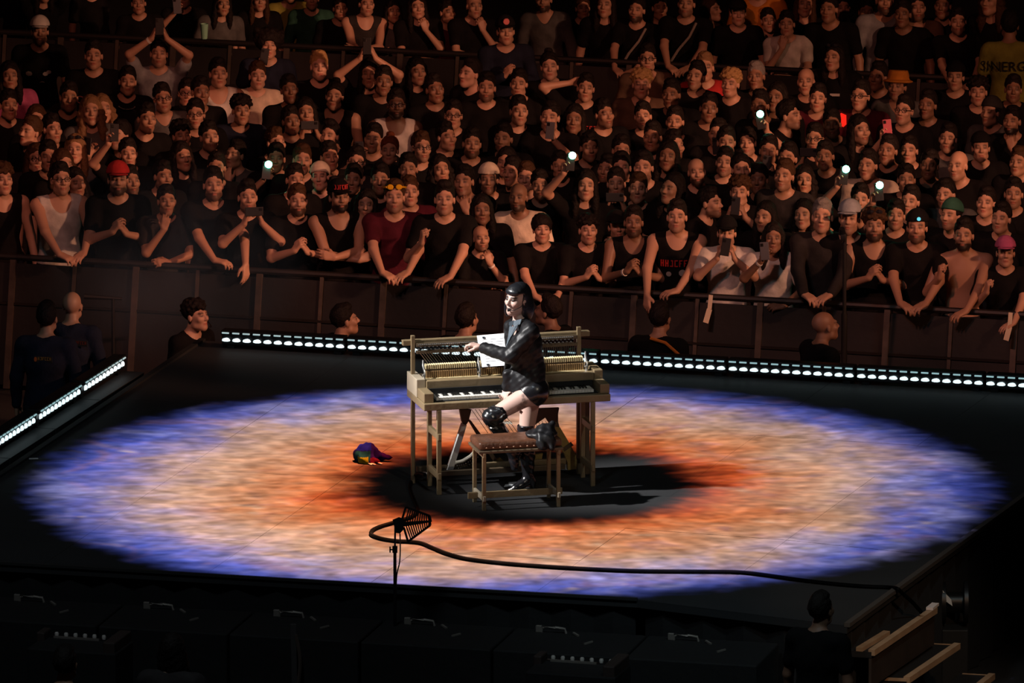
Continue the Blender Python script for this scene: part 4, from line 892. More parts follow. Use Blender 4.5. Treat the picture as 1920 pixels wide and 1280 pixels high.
# ------------------------------------------------------------------ audience: who stands where
# px py | pose | hair hair-colour | top colour | skin | beard | extras | zone (f at the front rail, r behind the rear rail, m between) | own description
PEOPLE = '''
10 345|down|curly b|tank K|1|0||f|
118 345|lean|short k|tank W|1|.3|glasses|f|
222 345|clasp|- k|tee K|1|.9|cap:R|f|bearded person in red cap and black tee, hands together, at the front rail
315 385|chin|short k|tee D|2|.3||f|
402 355|reach|short k|tee K|1|.8||f|
467 378|film|quiff k|tee K|1|.5||f|
560 385|clasp|short b|tee K|1|.9||f|
640 378|cross|- k|tank K|2|1|cap:K,words:red|f|bearded person in black cap with red lettering, arms crossed, at the front rail
740 378|lean|short b|tee M|1|.5|goggles|f|person in maroon tee with yellow-lensed goggles on forehead, at the front rail
833 382|fist|quiff k|tee K|1|.3||f|
905 455|chin|bald k|tee K|2|.6|band|f|
1018 438|lean|bowl k|tee K|1|.2||f|person with thick black bowl cut smiling over folded arms at the front rail
1105 440|clasp|curly k|tee K|1|.3||f|
1188 425|clasp|short k|tank K|3|.8|band|f|
1268 415|reach|short k|tank K|1|.3|print:red|f|person looking down in black tank top with red lettering at the front rail
1362 445|film|- k|tee W|1|.4|cap:K|f|person in white tee and black cap holding up a phone at the front rail
1450 455|onefilm|long k|tee W|3|0|band|f|long-haired person in white tee holding a small phone at the front rail
1540 415|lean|short g|long D|1|.2||f|grey-templed person in dark jacket leaning on forearms at the front rail
1590 418|down|- k|tee K|1|.4|cap:L|f|person in pale grey flat cap beside the tall black pole
1640 432|clasp|curly b|tank K|2|.9|shades|f|curly bearded person in black tank top, shades on head, at the front rail
1718 435|lean|- k|tee K|2|.8|backcap:K,cyan|f|bearded person in black cap with a small cyan light, at the front rail
1805 450|fist|short k|bare B|2|1||f|bare-chested bearded person with short black hair at the front rail
1886 482|fist|- k|tee K|1|0|cap:P|f|person in pink cap and black tee at the right end of the front rail
70 305|down|long b|tee D|1|0|glasses|m|
92 302|down|short k|tee K|2|0||m|
45 255|down|short b|tee K|1|0||m|
68 232|down|long b|tee K|1|0||m|
105 250|down|short k|tee K|1|.3||m|
125 318|down|wavy b|tee K|1|0||m|
140 288|down|long l|tee G|1|0|shades|m|
148 352|down|long k|tee K|2|0||m|
172 215|down|wavy l|tee G|1|0||m|
196 212|down|wavy l|tee K|1|0||m|
215 262|onefilm|short k|tee K|1|.4||m|
243 296|onehigh|short k|tee K|1|.2||m|
250 348|down|short k|tee K|2|.6||m|
308 192|down|short k|vee G|2|.2|glasses|m|smiling person with short black hair in open grey shirt and glasses
350 183|down|short k|tee K|1|0|glasses|m|
345 262|down|curly k|tee K|2|0||m|
367 222|down|short k|tee K|1|.2|glasses|m|
348 302|down|long k|tee K|2|0||m|
312 338|down|short k|tee K|2|.6||m|
397 265|down|short k|tee K|1|.4||m|
405 322|down|short k|tee K|2|.5||m|
432 298|chin|short k|tee G|1|0||m|
455 215|down|curly k|long N|2|0||m|curly-haired person in navy top in front of the big cream tee
525 275|down|short b|tee K|1|.8||m|
517 305|onefilm|short k|tee K|1|.3||m|
575 218|film|long k|tee K|2|0||m|
612 262|down|quiff k|tee K|1|.2||m|
622 302|down|short k|tee K|2|.2||m|
568 308|down|short b|tee K|1|0||m|
598 338|down|- k|tee K|0|.1|bandana:C|m|clean-shaven person in cream bandana
558 345|down|short k|tee K|2|.4||m|
668 312|down|short k|tee D|1|.3|glasses|m|
698 268|onefilm|short k|tee K|2|.2||m|
729 290|down|bun r|tee K|1|0||m|
765 325|down|short k|tee K|2|.2||m|
685 392|down|long k|tee K|1|0||m|
712 345|down|short k|tee K|2|.4||m|
770 368|down|short b|tee M|1|0||m|
795 284|down|short b|tee K|1|.4|glasses|m|
845 265|down|short k|tee K|1|.2||m|
850 224|down|short k|tee K|1|0|glasses|m|
886 277|down|short k|tee K|2|.8||m|
940 268|down|short k|tee K|2|.5||m|
976 216|clasp|short k|tee K|1|.2||m|
1028 228|onefilm|short k|tee K|1|.2||m|
945 312|down|long k|tee K|2|0||m|
830 325|down|wavy k|tee K|2|0||m|
866 348|chin|short k|tee K|2|.4||m|
916 345|down|- k|tee K|2|.5|backcap:C|m|
953 330|down|short k|tee K|2|.2||m|
968 378|down|bald k|tee C|3|.9||m|shaved-headed bearded person in cream tee behind the front row
985 340|down|short b|tee K|1|0||m|
1013 355|down|short k|tee K|2|.5||m|
1099 356|onehigh|long k|tee K|1|0||m|long-haired person holding the phone torch high behind the bowl cut
1050 318|down|short k|tee K|2|0||m|
1132 325|down|short k|tee K|2|.6||m|
1140 222|down|short k|tee K|2|.5||m|
905 402|down|long k|tee K|3|0||m|
1160 432|down|- k|tee K|2|.3|cap:K|m|
1205 225|down|short k|tee K|1|.5||m|
1167 290|down|short k|tee K|2|0||m|
1165 322|down|short k|tee K|1|.3||m|
1204 322|down|short k|tee K|1|.6||m|
1155 352|film|short k|tee K|1|0||m|
1195 362|down|short b|tee K|1|0||m|
1264 236|down|short k|tee K|2|.5||m|
1272 280|down|short k|tee K|1|.6||m|
1308 330|down|bald k|tee K|1|.9||m|
1249 362|down|long k|tee K|2|0||m|
1342 258|onefilm|short k|tee K|2|.3||m|
1363 275|down|short k|tee K|2|.4||m|
1357 312|down|short k|tee K|1|.4||m|
1392 325|down|bun k|tee K|1|0||m|
1400 275|onehigh|short k|tee D|1|.3||m|person with arm up holding the torch beside the blond curls
1440 290|film|short k|tee K|2|.2||m|
1472 304|down|short k|tee K|2|.2||m|
1465 338|down|short b|tee D|2|.4||m|
1495 225|down|short k|tee K|1|.5||m|
1525 268|film|short k|tee K|2|.3|glasses|m|
1508 345|down|wavy k|tee K|2|0||m|
1346 388|down|short k|tee K|1|.7||m|
1385 368|film|curly b|tee K|1|0||m|
1428 415|down|long k|tee K|2|0||m|
1503 410|down|long k|tee K|1|0||m|
1620 252|down|long k|tee K|1|.5||m|
1622 318|down|short k|tee C|2|0||m|
1690 215|down|short k|tee K|1|.2|glasses|m|
1702 290|onehigh|short k|tee K|1|0||m|
1775 268|down|short k|tee G|1|.3||m|
1850 218|down|- k|tee G|1|0|beanie:D|m|
1893 235|chin|short k|tee K|2|1||m|
1790 318|down|bald k|tee K|1|.3||m|
1768 372|down|short k|tee G|1|.3||m|
1775 412|down|- k|tee K|1|.6|beanie:V|m|bearded person in dark green beanie behind the black cap
1845 388|down|short k|tee K|1|0||m|
1872 418|down|short k|tee K|1|.2||m|
1700 345|down|short k|tee K|2|.3||m|
1702 385|down|short k|tee K|1|0||m|
1840 285|down|- k|tee K|1|0|backcap:K|m|
1905 312|down|short b|tee K|2|0||m|
1900 372|down|short k|tee K|2|.4||m|
1612 382|onehigh|short k|tee K|1|.2||m|person stretching the left torch of the two low ones
1679 412|onehigh|short k|tee K|2|.2||m|person stretching the lower right torch behind the curly beard
75 66|down|- k|tee K|1|.8|cap:W,patch|m|bearded person in white cap and black tee with white printed patches
175 112|down|short k|tee K|1|0|crash|m|person in black tee with faint pink block letters
240 160|down|short k|tee K|1|0|necklace|m|smiling person in black tee with a bright necklace
298 108|high|short k|tee L|1|.3|band|m|person in pale grey tee filming with both arms raised
412 146|down|short k|tank W|1|0||m|person in white tank top beside the big cream tee
485 150|down|short b|tee C|0|.1||m|smiling person in big cream tee
505 92|onefilm|afro k|long N|1|0|band|m|person with big black afro in navy hooded top filming one-handed
600 132|down|short y|tee K|0|.1||m|person with cropped blond hair looking down by the rear rail
692 146|high|long k|tee K|1|0||m|long-haired person filming with both arms up under the crossed arms
625 188|down|bun k|tank K|1|0||m|person with hair in a bun in black tank top
744 204|down|short k|tank W|4|1|glasses|m|bearded person in white tank top and glasses
787 142|down|long k|tee K|1|0||m|smiling person with long black hair in black tee near the rear rail
870 146|down|short k|tee K|0|0||m|
912 172|down|short k|tee K|1|.7||m|heavy-set bearded person in black round-neck tee
971 165|down|short k|tee K|1|0||m|
1031 132|down|bun k|tee K|0|0||m|smiling person with tied-back hair in black tee at the rear rail
950 66|clasp|- k|long N|1|0|cap:K,emblem|m|person in black cap with pink emblem and navy top, hands joined
1098 172|behind|short k|tee K|1|0|print:red|m|
1214 118|down|short k|vee B|1|0|glasses|m|smiling person in open brown shirt and glasses at the rear rail
1203 166|down|curly y|vee B|1|0||m|
1300 150|down|short k|tee K|1|.3||m|
1322 134|down|short l|tee R|1|0||m|
1365 165|down|curly y|tee K|1|0||m|person with blond curls in black tee
1415 150|down|short g|tee K|3|0||m|
1558 115|down|long k|long K|1|0|shades,logo|m|long-haired person in black top with small white chest mark, shades on head
1510 160|down|bald k|tee K|1|0||m|
1532 192|down|short k|tee M|1|0||m|
1608 188|down|short k|tee M|1|0|glasses|m|person in maroon tee and glasses beside the red tag
1678 170|down|- k|vee G|2|.3|bucket:O|m|person in yellow-orange bucket hat
1790 152|down|- k|tee K|1|0|backcap:K|m|
1834 180|down|curly k|tee K|1|0||m|
36 38|down|long k|tee K|1|0||r|
85 14|high|long k|tee K|1|0||r|
170 12|onehigh|short k|tee K|1|0||r|
345 16|onefilm|short k|tee K|1|.3||r|person with phone and arm stretched out at top left
488 20|down|long b|tee K|1|0||r|
545 -10|down|short k|tee Y|2|0||r|person in olive yellow tee at the rear rail
585 18|down|short k|long V|1|.2||r|person in dark green top at the rear rail
690 14|cross|short k|tank D|1|.2|band|r|broad person in charcoal tank top with arms crossed on the rear rail
785 20|chin|long k|tee K|1|0||r|
893 18|chin|bald k|tee K|1|.2||r|
1018 6|down|short k|vee G|1|.9||r|
1095 40|down|bun b|tee K|1|0||r|
1132 16|down|long k|tee K|1|0||r|
1190 26|lean|short k|tee K|1|.9|strap|r|bearded person with a pale rope strap across black tee
1285 14|lean|short k|tee K|1|.5|strap|r|
1346 26|down|long b|tee K|1|0||r|
1385 32|down|- k|tee K|1|0|cap:K|r|
1418 -22|down|short k|tee O|2|0||r|person in bright orange tee at the rear rail
1475 52|chin|short k|tee W|1|0||r|person in white tee with a hand at the mouth at the rear rail
1442 84|down|short k|tee D|1|0||r|
1510 14|down|long b|tee K|1|0||r|
1582 22|down|short k|tee K|2|.3||r|
1660 8|down|short k|long L|1|.8||r|bearded person in pale grey sweater at the rear rail
1722 22|down|short k|vee B|1|.6||r|moustached person in brown patterned open shirt at the rear rail
1797 48|lean|short k|tee K|1|.5||r|bearded person in black tee with big bare arms on the rear rail
1850 8|down|wavy b|tee K|1|0||r|
20 150|down|long k|tee P|2|0||m|
20 205|down|short k|tee K|2|0||m|
280 230|down|short k|tee K|2|.2||m|
660 345|down|short k|tee K|2|0||m|
1108 285|down|short k|tee K|2|.3||m|
1075 232|down|long k|tee K|3|0||m|
1330 210|down|short k|tee K|3|0||m|
1420 205|down|short k|tee K|3|0||m|
1560 240|down|short k|tee K|3|.3||m|
1450 190|down|long k|tee K|3|0||m|
1640 152|down|short k|tee K|3|0||m|
1735 205|down|short k|tee K|3|.2||m|
1250 300|down|long k|tee K|3|0||m|
1420 345|down|short k|tee K|3|.2||m|
1545 300|down|short k|tee K|3|0||m|
1660 290|down|short k|tee K|3|0||m|
1740 318|down|short k|tee K|3|.3||m|
1220 265|down|short k|tee K|3|0||m|
820 175|down|short k|tee K|3|0||m|
550 235|down|short k|tee K|3|.3||m|
720 160|down|short k|tee K|3|0||m|
380 180|down|short k|tee K|3|0||m|
130 190|down|short k|tee K|2|.3||m|
545 175|down|short k|tee K|3|.3||m|
1255 185|down|short k|tee K|3|0||m|
1900 175|down|short k|tee K|3|.2||m|
260 20|down|short k|tee K|2|0||r|
420 14|down|long k|tee G|2|0||r|
640 25|down|short k|tee K|2|0||r|
740 28|down|long k|tee G|2|0||r|
845 30|down|short k|tee M|2|0||r|
1240 22|down|short k|tee K|2|0||r|
1550 24|down|short k|tee K|2|.2||r|
1625 30|down|short k|tee K|3|0||r|
1690 34|down|short k|tee K|3|0||r|
1765 18|down|short k|tee K|3|0||r|
'''
crowd = []
for ln in PEOPLE.strip().split('\n'):
    a = ln.split('|'); px, py = map(float, a[0].split()); hs, hc = a[2].split(); tp, tc = a[3].split()
    crowd.append(dict(px=px, py=py, pose=a[1], hair=hs, hc=hc, top=tp, tc=tc, skin=int(a[4]), beard=float(a[5]), ex=[e for e in a[6].split(',') if e], zone=a[7], own=a[8]))
for c in crowd:
    if c['zone'] == 'f':
        x = W(c['px'], c['py'], y=8).x; c['y'] = bar_y(x)+.30; c['s'] = W(c['px'], c['py'], y=c['y']-.11).z/1.61
    elif c['zone'] == 'r':
        x = W(c['px'], c['py'], y=18).x; c['y'] = max(bar_y(x, RB0, RB1)+.34+.9*rng.random()*(c['pose'] not in ('lean', 'cross', 'chin')), 0); c['s'] = W(c['px'], c['py'], y=c['y']-.11).z/1.61
    else: c['s'] = .985+.05*(rng.random()-.5)
    c['s'] = min(max(c['s'], .84), 1.12)
def settle(c):
    if c['zone'] == 'm': c['y'] = W(c['px'], c['py'], z=1.61*c['s']).y+.11
    P = W(c['px'], c['py'], y=c['y']-.11); c['x'] = P.x
for c in crowd: settle(c)
for it in range(14):                                         # let people make room for each other
    for i, a in enumerate(crowd):
        for b in crowd[i+1:]:
            if abs(a['x']-b['x']) < .40 and abs(a['y']-b['y']) < .27:
                n, f = (a, b) if a['y'] < b['y'] else (b, a)
                if n['zone'] == 'm': n['s'] = min(n['s']+.006, 1.08)
                if f['zone'] == 'm': f['s'] = max(f['s']-.006, .88)
                settle(a); settle(b)
    for c in crowd:                                          # nobody stands inside a barrier
        if c['zone'] == 'm':
            c_min = bar_y(c['x'])+.62; c_max = bar_y(c['x'], RB0, RB1)-.38
            if c['y'] < c_min: c['s'] = max(c['s']-.012, .82); settle(c)
            if c['y'] > c_max: c['s'] = min(c['s']+.012, 1.12); settle(c)

for c in crowd:                                              # the second row keeps clear of the rail
    lim = bar_y(c['x'])+.56
    if c['zone'] == 'm' and c['y'] < lim:
        c['y'] = lim; P = W(c['px'], c['py'], y=lim-.11); c['x'] = P.x; c['s'] = max(P.z/1.61, .84)

MARKS = [('the red cap', 222, 345), ('the white cap', 75, 60), ('the big cream tee', 490, 175), ('the green phone light', 502, 325), ('the cream bandana', 598, 335),
 ('the yellow goggles', 740, 375), ('the red-lettered cap', 640, 372), ('the lowest central torch', 1067, 304), ('the topmost torch', 1432, 223),
 ('the left of two low torches', 1580, 330), ('the lower right torch', 1647, 360), ('the bucket hat', 1680, 165), ('the pink cap', 1888, 478), ('the hi-vis back', 1888, 100),
 ('the blond curls', 1365, 165), ('the cyan-lit cap', 1718, 432), ('the orange tee', 1418, 20), ('the pink phone', 1668, 236), ('the olive yellow tee', 545, 30),
 ('the red-lettered tank top', 1268, 418), ('the bowl cut', 1018, 440), ('the big afro', 505, 88), ('the heavy-set beard', 912, 172), ('the emblem cap', 950, 60), ('the crossed arms', 690, 30),
 ('the bright necklace', 240, 165), ('the red bun', 729, 290), ('the rope strap', 1190, 30), ('the dark green beanie', 1775, 410), ('the raised arms in pale grey', 298, 105)]
def where(c, used, k0=0):
    ds = sorted(MARKS, key=lambda m: math.hypot(m[1]-c['px'], m[2]-c['py'])); ds = [m for m in ds if math.hypot(m[1]-c['px'], m[2]-c['py']) > 14]
    for k in range(k0, 6):
        n, x, y = ds[k]; dx = c['px']-x; dy = c['py']-y; d = math.hypot(dx, dy); a = math.degrees(math.atan2(-dy, dx)) % 360
        dn = ['right of', 'up right of', 'above', 'up left of', 'left of', 'down left of', 'below', 'down right of'][int((a+22.5)//45) % 8]
        yield ('close ' if d < 60 else '' if d < 120 else 'well ' if d < 200 else 'far ')+dn+' '+n
used = set()
def label_of(c):
    if c['own']:
        used.add(c['own']); return c['own']
    hat = [e for e in c['ex'] if e.split(':')[0] in ('cap', 'backcap', 'beanie', 'bandana', 'bucket')]
    if hat:
        k, q = hat[0].split(':'); hd = CN[q]+' '+{'backcap': 'backward cap'}.get(k, k)
    else: hd = HS[c['hair']].format(c=HN[c['hc']])
    core = 'person with '+hd+' in '+CN[c['tc']]+' '+TN[c['top']]
    if 'glasses' in c['ex']: core = core.replace('person with ', 'bespectacled person with ')
    elif c['beard'] >= .5: core = core.replace('person with ', 'bearded person with ')
    for w in where(c, used):
        for p in ((', '+PN[c['pose']]) if PN[c['pose']] else '', ''):
            t = core+p+', '+w
            if len(t.split()) <= 16 and t not in used: used.add(t); return t
    t = core+', '+next(where(c, used)); return t
FIG = {}
def figure(label, loc, rz, s, pose, hair, hc, top, tc, skin, beard, ex=(), group=None, mirror=False, cat='person'):
    t = thing('person', label, cat, loc, rz, group); t.scale = (-s if mirror else s, s, s)
    link('body', body_mesh(pose), SKIN, t, (*SK[skin], beard))
    shirt = t
    if top != 'bare': shirt = link('shirt', shirt_mesh(pose, top), CLOTH, t, CC[tc])
    link('trousers', trousers_mesh(pose), CLOTH, t, random.choice([(.012, .012, .014), (.02, .024, .035), (.04, .035, .03)]))
    hats = [e for e in ex if e.split(':')[0] in ('cap', 'backcap', 'beanie', 'bandana', 'bucket')]
    if hair not in ('-', 'bald'): link('hair', hair_mesh(hair), HAIR, t, HCOL[hc])
    elif hats: link('hair', hair_mesh('under'), HAIR, t, HCOL[hc])
    for e in hats: k, q = e.split(':'); hat = link(k if k != 'backcap' else 'cap', hat_mesh(k), CLOTH, t, CC[q])
    if 'glasses' in ex: link('glasses', glasses_mesh(), BLACKM, t)
    if 'goggles' in ex: link('goggles', goggles_mesh(), mat('goggle_lens', (.75, .42, .02), .15), t)
    if 'shades' in ex: link('sunglasses', shades_mesh(), mat('dark_lens', (.02, .02, .025), .1), t)
    if 'band' in ex: link('wristband', band_mesh(pose, -1), PLAIN, t, (.7, .68, .62))
    def deco(name, me, z, m, x=0, g=.0):
        me = me.copy(); 
        for v in me.vertices:
            px, pz, e = v.co.x+x, v.co.y+z, v.co.z; u = min(abs(px)/.19, .95)
            yy = .03-(.131+.004)*math.sqrt(max(1-u*u, .05)*max(1-((pz-1.29)/.212)**2, .12))-.012-e+g; v.co = (px, yy, pz)
        if mirror:
            for v in me.vertices: v.co.x *= -1
        return link(name, me, m, shirt)
    RED = mat('red_print', (.45, .02, .02), .7); WHT = mat('white_print', (.55, .55, .52), .7); PNK = mat('pink_print', (.32, .09, .10), .8)
    if 'crash' in ex: deco('lettering', text_mesh('CRASH', .105), 1.24, PNK)
    if 'print:red' in ex:
        deco('lettering', strokes(7, .26, .055, 3), 1.27, RED)
        q = MB()
        for bx, bz, r in ((-.06, -.02, .022), (.05, -.01, .03), (.01, -.06, .026)): q.lathe([(r, -.001), (r, .001)], (bx, bz, 0), 9)
        deco('shirt_print', q.mesh('print'), 1.20, WHT)
    if 'patch' in ex:
        q = MB()
        for bx, bz, r in ((-.10, .03, .026), (.05, .03, .022), (.08, .045, .02), (.02, -.06, .022)): q.lathe([(r, -.001), (r, .001)], (bx, bz, 0), 7, 1.2, .9)
        deco('shirt_print', q.mesh('print'), 1.22, WHT)
    if 'logo' in ex: q = MB(); q.box(-.045, .045, -.012, .012, -.001, .001); deco('chest_mark', q.mesh('mark'), 1.30, WHT, .03)
    if 'strap' in ex:
        q = MB(); q.tube([(-.12, -.115, 1.08), (-.04, -.125, 1.22), (.05, -.12, 1.34), (.10, -.05, 1.46)], .013, 6); q.build('strap', mat('rope', (.30, .27, .24), .9, bump=.5, bscale=90), t, True)
    if 'necklace' in ex:
        q = MB()
        for a in np.linspace(-2.6, -.55, 12): q.lathe([(.003, -.006), (.008, 0), (.003, .006)], (.085*math.cos(a), -.07+.06*math.sin(a), 1.43+.035*math.sin(a)), 6)
        q.build('necklace', mat('silver', (.8, .8, .78), .25, .9), t, True)
    if 'emblem' in ex: q = MB(); q.lathe([(.026, -.006), (.030, 0), (.026, .006)], (0, 0, 0), 10); q.v = [(v[0], HC[1]-.083-v[2]+.3*(v[1]+.0)*.3, HC[2]+.105+v[1]) for v in q.v]; q.build('emblem', mat('pink_patch', (.6, .16, .16), .8), hat)
    if 'cyan' in ex: q = MB(); q.tube([(.02, HC[1]-.088, HC[2]+.088), (.02, HC[1]-.100, HC[2]+.088)], [.016, .012], 8); q.build('cap_light', mat('cyan_light', (.1, .6, .7), .4, emit=(.15, .8, 1), estr=.7), hat)
    if 'words:red' in ex:
        me = strokes(6, .12, .035, 5, .006)
        for v in me.vertices: v.co = (v.co.x, HC[1]-.094+.055*abs(v.co.x)/.06*.5-v.co.z+.35*v.co.y, HC[2]+.10+v.co.y)
        link('lettering', me, RED, hat)
    return t
HOLD = []
for c in crowd:
    yaw = math.atan2(-c['x'], c['y']+1.0)*-.75+R(rng.uniform(-16, 16))
    if c['pose'] in ('film', 'high', 'onehigh', 'onefilm'): yaw *= .6
    if c['zone'] == 'f': yaw = yaw*.5-R(13)*.3
    mir = (c['pose'] in ('onehigh', 'onefilm', 'reach', 'fist', 'chin') and rng.random() < .45 and not c['own']) or c['px'] in (402,)
    if c['px'] in (1099, 1612, 1679, 1702, 517): mir = False
    if c['px'] == 1400: mir = True
    YO = {1495: -62, 1346: -58, 45: 38, 870: 42, 215: 35, 525: -32, 845: -30, 1272: -28, 1850: 30, 612: 22, 432: 30, 1620: -25, 953: 28, 1140: -25, 1249: 35}
    if int(c['px']) in YO: yaw = R(YO[int(c['px'])])
    s = c['s']; off = Matrix.Rotation(-yaw, 3, 'Z') @ Vector((0, -.11*s, 0)); P = W(c['px'], c['py'], y=c['y']-.11)
    t = figure(label_of(c), (P.x-off.x, c['y'], 0), -yaw, s, c['pose'], c['hair'], c['hc'], c['top'], c['tc'], c['skin'], c['beard'], c['ex'], None, mir)
    if c['zone'] != 'f':
        ro = R(rng.uniform(-4.5, 4.5)); t.rotation_euler = (Matrix.Rotation(ro, 3, 'Y') @ Matrix.Rotation(-yaw, 3, 'Z')).to_euler(); t.location.x -= math.sin(ro)*1.61*s
    c['obj'] = t
    if c['pose'] in PHONE_AT: HOLD.append((c, t, mir))

# phones in the raised hands: each its own thing
PM = MB(); PM.box(-.037, .037, -.0045, .0045, -.076, .076, .004); phone_me = PM.mesh('phone')
PM = MB(); PM.box(-.033, .033, .0046, .0052, -.070, .070); screen_me = PM.mesh('screen')
PM = MB(); PM.box(-.030, -.006, -.0075, -.0045, .040, .068, .002); lens_me = PM.mesh('camera_bump')
PM = MB(); PM.lathe([(.002, -.004), (.012, -.004), (.017, .0), (.012, .004), (.002, .004)], (0, 0, 0), 12); flash_me = PM.mesh('torch', True)
SCREEN = mat('phone_screen', (.02, .02, .025), .2, emit=(.35, .32, .45), estr=.05)
def phone(loc, rot, label, color, torch=None):
    t = thing('phone', label, 'phone', loc); t.rotation_euler = rot
    link('case', phone_me, PLAIN, t, color); link('screen', screen_me, SCREEN, t); link('camera_bump', lens_me, BLACKM, t)
    if torch:
        f = link('torch', flash_me, mat('torch_green' if torch == 'g' else 'torch_white', (1, 1, 1), .4, emit=(.10, 1, .55) if torch == 'g' else (.80, .93, 1), estr=38), t); f.location = (.012, -.008, .056); f.rotation_euler = (PI/2, 0, 0); f.scale = (1.85, 1.85, 1.5)
    return t
TORCH = {1099: 'w', 1400: 'w', 1612: 'w', 1679: 'w', 517: 'g'}
plab = set()
for i, (c, t, mir) in enumerate(HOLD):
    p, tilt = PHONE_AT[c['pose']]; M = Matrix.LocRotScale(t.location, t.rotation_euler, t.scale)
    w = M @ Vector(p); land = c['pose'] in ('film', 'high') and i % 2 == 0; tr = TORCH.get(int(c['px'])); pink = c['px'] == 1702
    base = 'pink phone held up with an arm bent over' if pink else 'phone with glowing green torch, held up' if tr == 'g' else 'phone with dazzling white torch, held up' if tr else 'dark phone held '+('sideways' if land else 'upright')
    for q in where(dict(px=c['px'], py=c['py']-(0 if not tr else 6)), None):
        lab = base+', '+q
        if lab not in plab and len(lab.split()) <= 16: break
    if lab in plab: lab = base+', in front of '+HS.get(c['hair'], 'a cap').format(c=HN[c['hc']])+' '+next(where(c, None))
    plab.add(lab)
    phone(w, (-tilt, PI/2 if land else R(rng.uniform(-12, 12)), t.rotation_euler.z), lab, (.55, .12, .16) if pink else random.choice([(.015, .015, .018), (.03, .03, .035), (.10, .10, .12)]), tr)
# ------------------------------------------------------------------ small things on and around the stage
# black leather piece left on the bench
bm_ = Matrix.LocRotScale(bench.location, bench.rotation_euler, Vector((1, 1, 1)))
gp = bm_ @ Vector((bw*.80, .10, .535)); S = SDF((-.16, -.2, -.13), (.20, .2, .14), .008)
S.ell((.0, .02, .0), (.125, .12, .035), .02); S.ell((.03, .03, .03), (.07, .06, .045), .03); S.cone((.05, .05, .02), (.10, .06, .065), .045, .022, .03); S.cone((-.03, -.08, .0), (-.03, -.135, -.07), .04, .028, .02); S.cone((.04, -.08, .0), (.045, -.14, -.075), .038, .025, .02); S.ell((.01, -.115, -.03), (.075, .03, .05), .03)
X, Y, Z = S.grid((slice(None),)*3); S.F = S.F+.006*np.sin(X*70+Z*50)*np.sin(Y*60-X*20)
o = link('leather_garment', mesh_of(S, 'leather_garment', 1), LEATHER); o.location = gp+Vector((0, 0, .018)); o.rotation_euler = (0, 0, byaw); tag(o, 'crumpled black leather garment draped over the right end of the bench', 'garment')
# rainbow flag in a heap
FPt = W(696, 866, z=ST); S = SDF((-.22, -.2, -.02), (.24, .22, .24), .0075)
S.ell((-.065, .02, .05), (.075, .085, .075), .02); S.ell((-.035, .03, .085), (.058, .06, .06), .03); S.cone((-.01, .03, .09), (.06, .03, .035), .045, .032, .03); S.cone((.06, .03, .035), (.165, .015, .034), .032, .014, .02); S.cone((-.10, .0, .03), (-.05, -.05, .02), .03, .03, .02); S.cone((-.06, -.05, .03), (.02, -.085, .012), .04, .016, .02); S.cone((-.01, -.04, .03), (.06, -.06, .012), .034, .014, .02)
X, Y, Z = S.grid((slice(None),)*3); S.F = S.F+.006*np.sin(X*60+Y*75)*np.sin(Y*50-Z*60)+.003*np.sin(X*130-Y*60); S.clip(lambda X, Y, Z: .002-Z+0*X+0*Y)
me, V = S.mesh('rainbow_flag', 1)
RB_ = [('flag_purple', (.0035, .001, .06)), ('flag_indigo', (.0010, .002, .05)), ('flag_blue', (.0010, .005, .20)), ('flag_green', (.0006, .024, .05)), ('flag_yellow', (.08, .13, .005)), ('flag_red', (.035, .002, .012)), ('flag_magenta', (.010, .001, .07))]
for n_, c_ in RB_: me.materials.append(mat(n_, c_, .9, spec=.04))
cen = np.array([p.center[:] for p in me.polygons]); x, y, z = cen.T; mi = np.full(len(cen), 1)
mi[z > .10] = 2; mi[x > .0] = 0; mi[x > .085] = 6; mi[(y < -.02) & (x < -.005) & (z < .095) & (z > .03)] = 3; mi[(y < -.05) & (x < -.02) & (z < .055)] = 4; mi[(y < -.055) & (x > -.005) & (x < .075) & (z < .05)] = 5
me.polygons.foreach_set('material_index', mi.astype(np.int32)); fo = link('rainbow_flag', me); fo.location = (FPt.x, FPt.y, ST); tag(fo, 'crumpled rainbow flag lying on the orange part of the deck', 'flag')
m = MB()
for a, b in (((.00, -.09, .012), (.035, -.125, .006)), ((.055, -.07, .012), (.085, -.095, .006)), ((-.02, -.085, .012), (.005, -.12, .006))): m.bar(a, b, .016, .006)
m.build('white_hem', mat('white_cloth', (.75, .70, .68), .8), fo)
# scraps on the deck
for (px, py, lab, sz) in ((955, 912, 'crumpled white paper scrap on the dark pupil behind the bench', .035), (63, 860, 'short white tape mark on the deck near the left edge', .04)):
    p = W(px, py, z=ST); m = MB(); 
    if px > 100:
        m.add([(-.045, -.02, .002), (-.005, -.035, .012), (.04, -.01, .004), (.045, .03, .010), (.0, .035, .002), (-.03, .03, .011), (0, 0, .022)], [(0, 1, 6), (1, 2, 6), (2, 3, 6), (3, 4, 6), (4, 5, 6), (5, 0, 6), (5, 4, 3, 2, 1, 0)])
    else: m.box(-.036, .036, -.018, .018, .001, .004)
    o = m.build('paper_scrap' if px > 100 else 'tape_mark', mat('paper_white', (.75, .78, .80), .8)); o.location = (p.x, p.y, ST); o.rotation_euler = (0, 0, .1); tag(o, lab, 'paper' if px > 100 else 'tape')
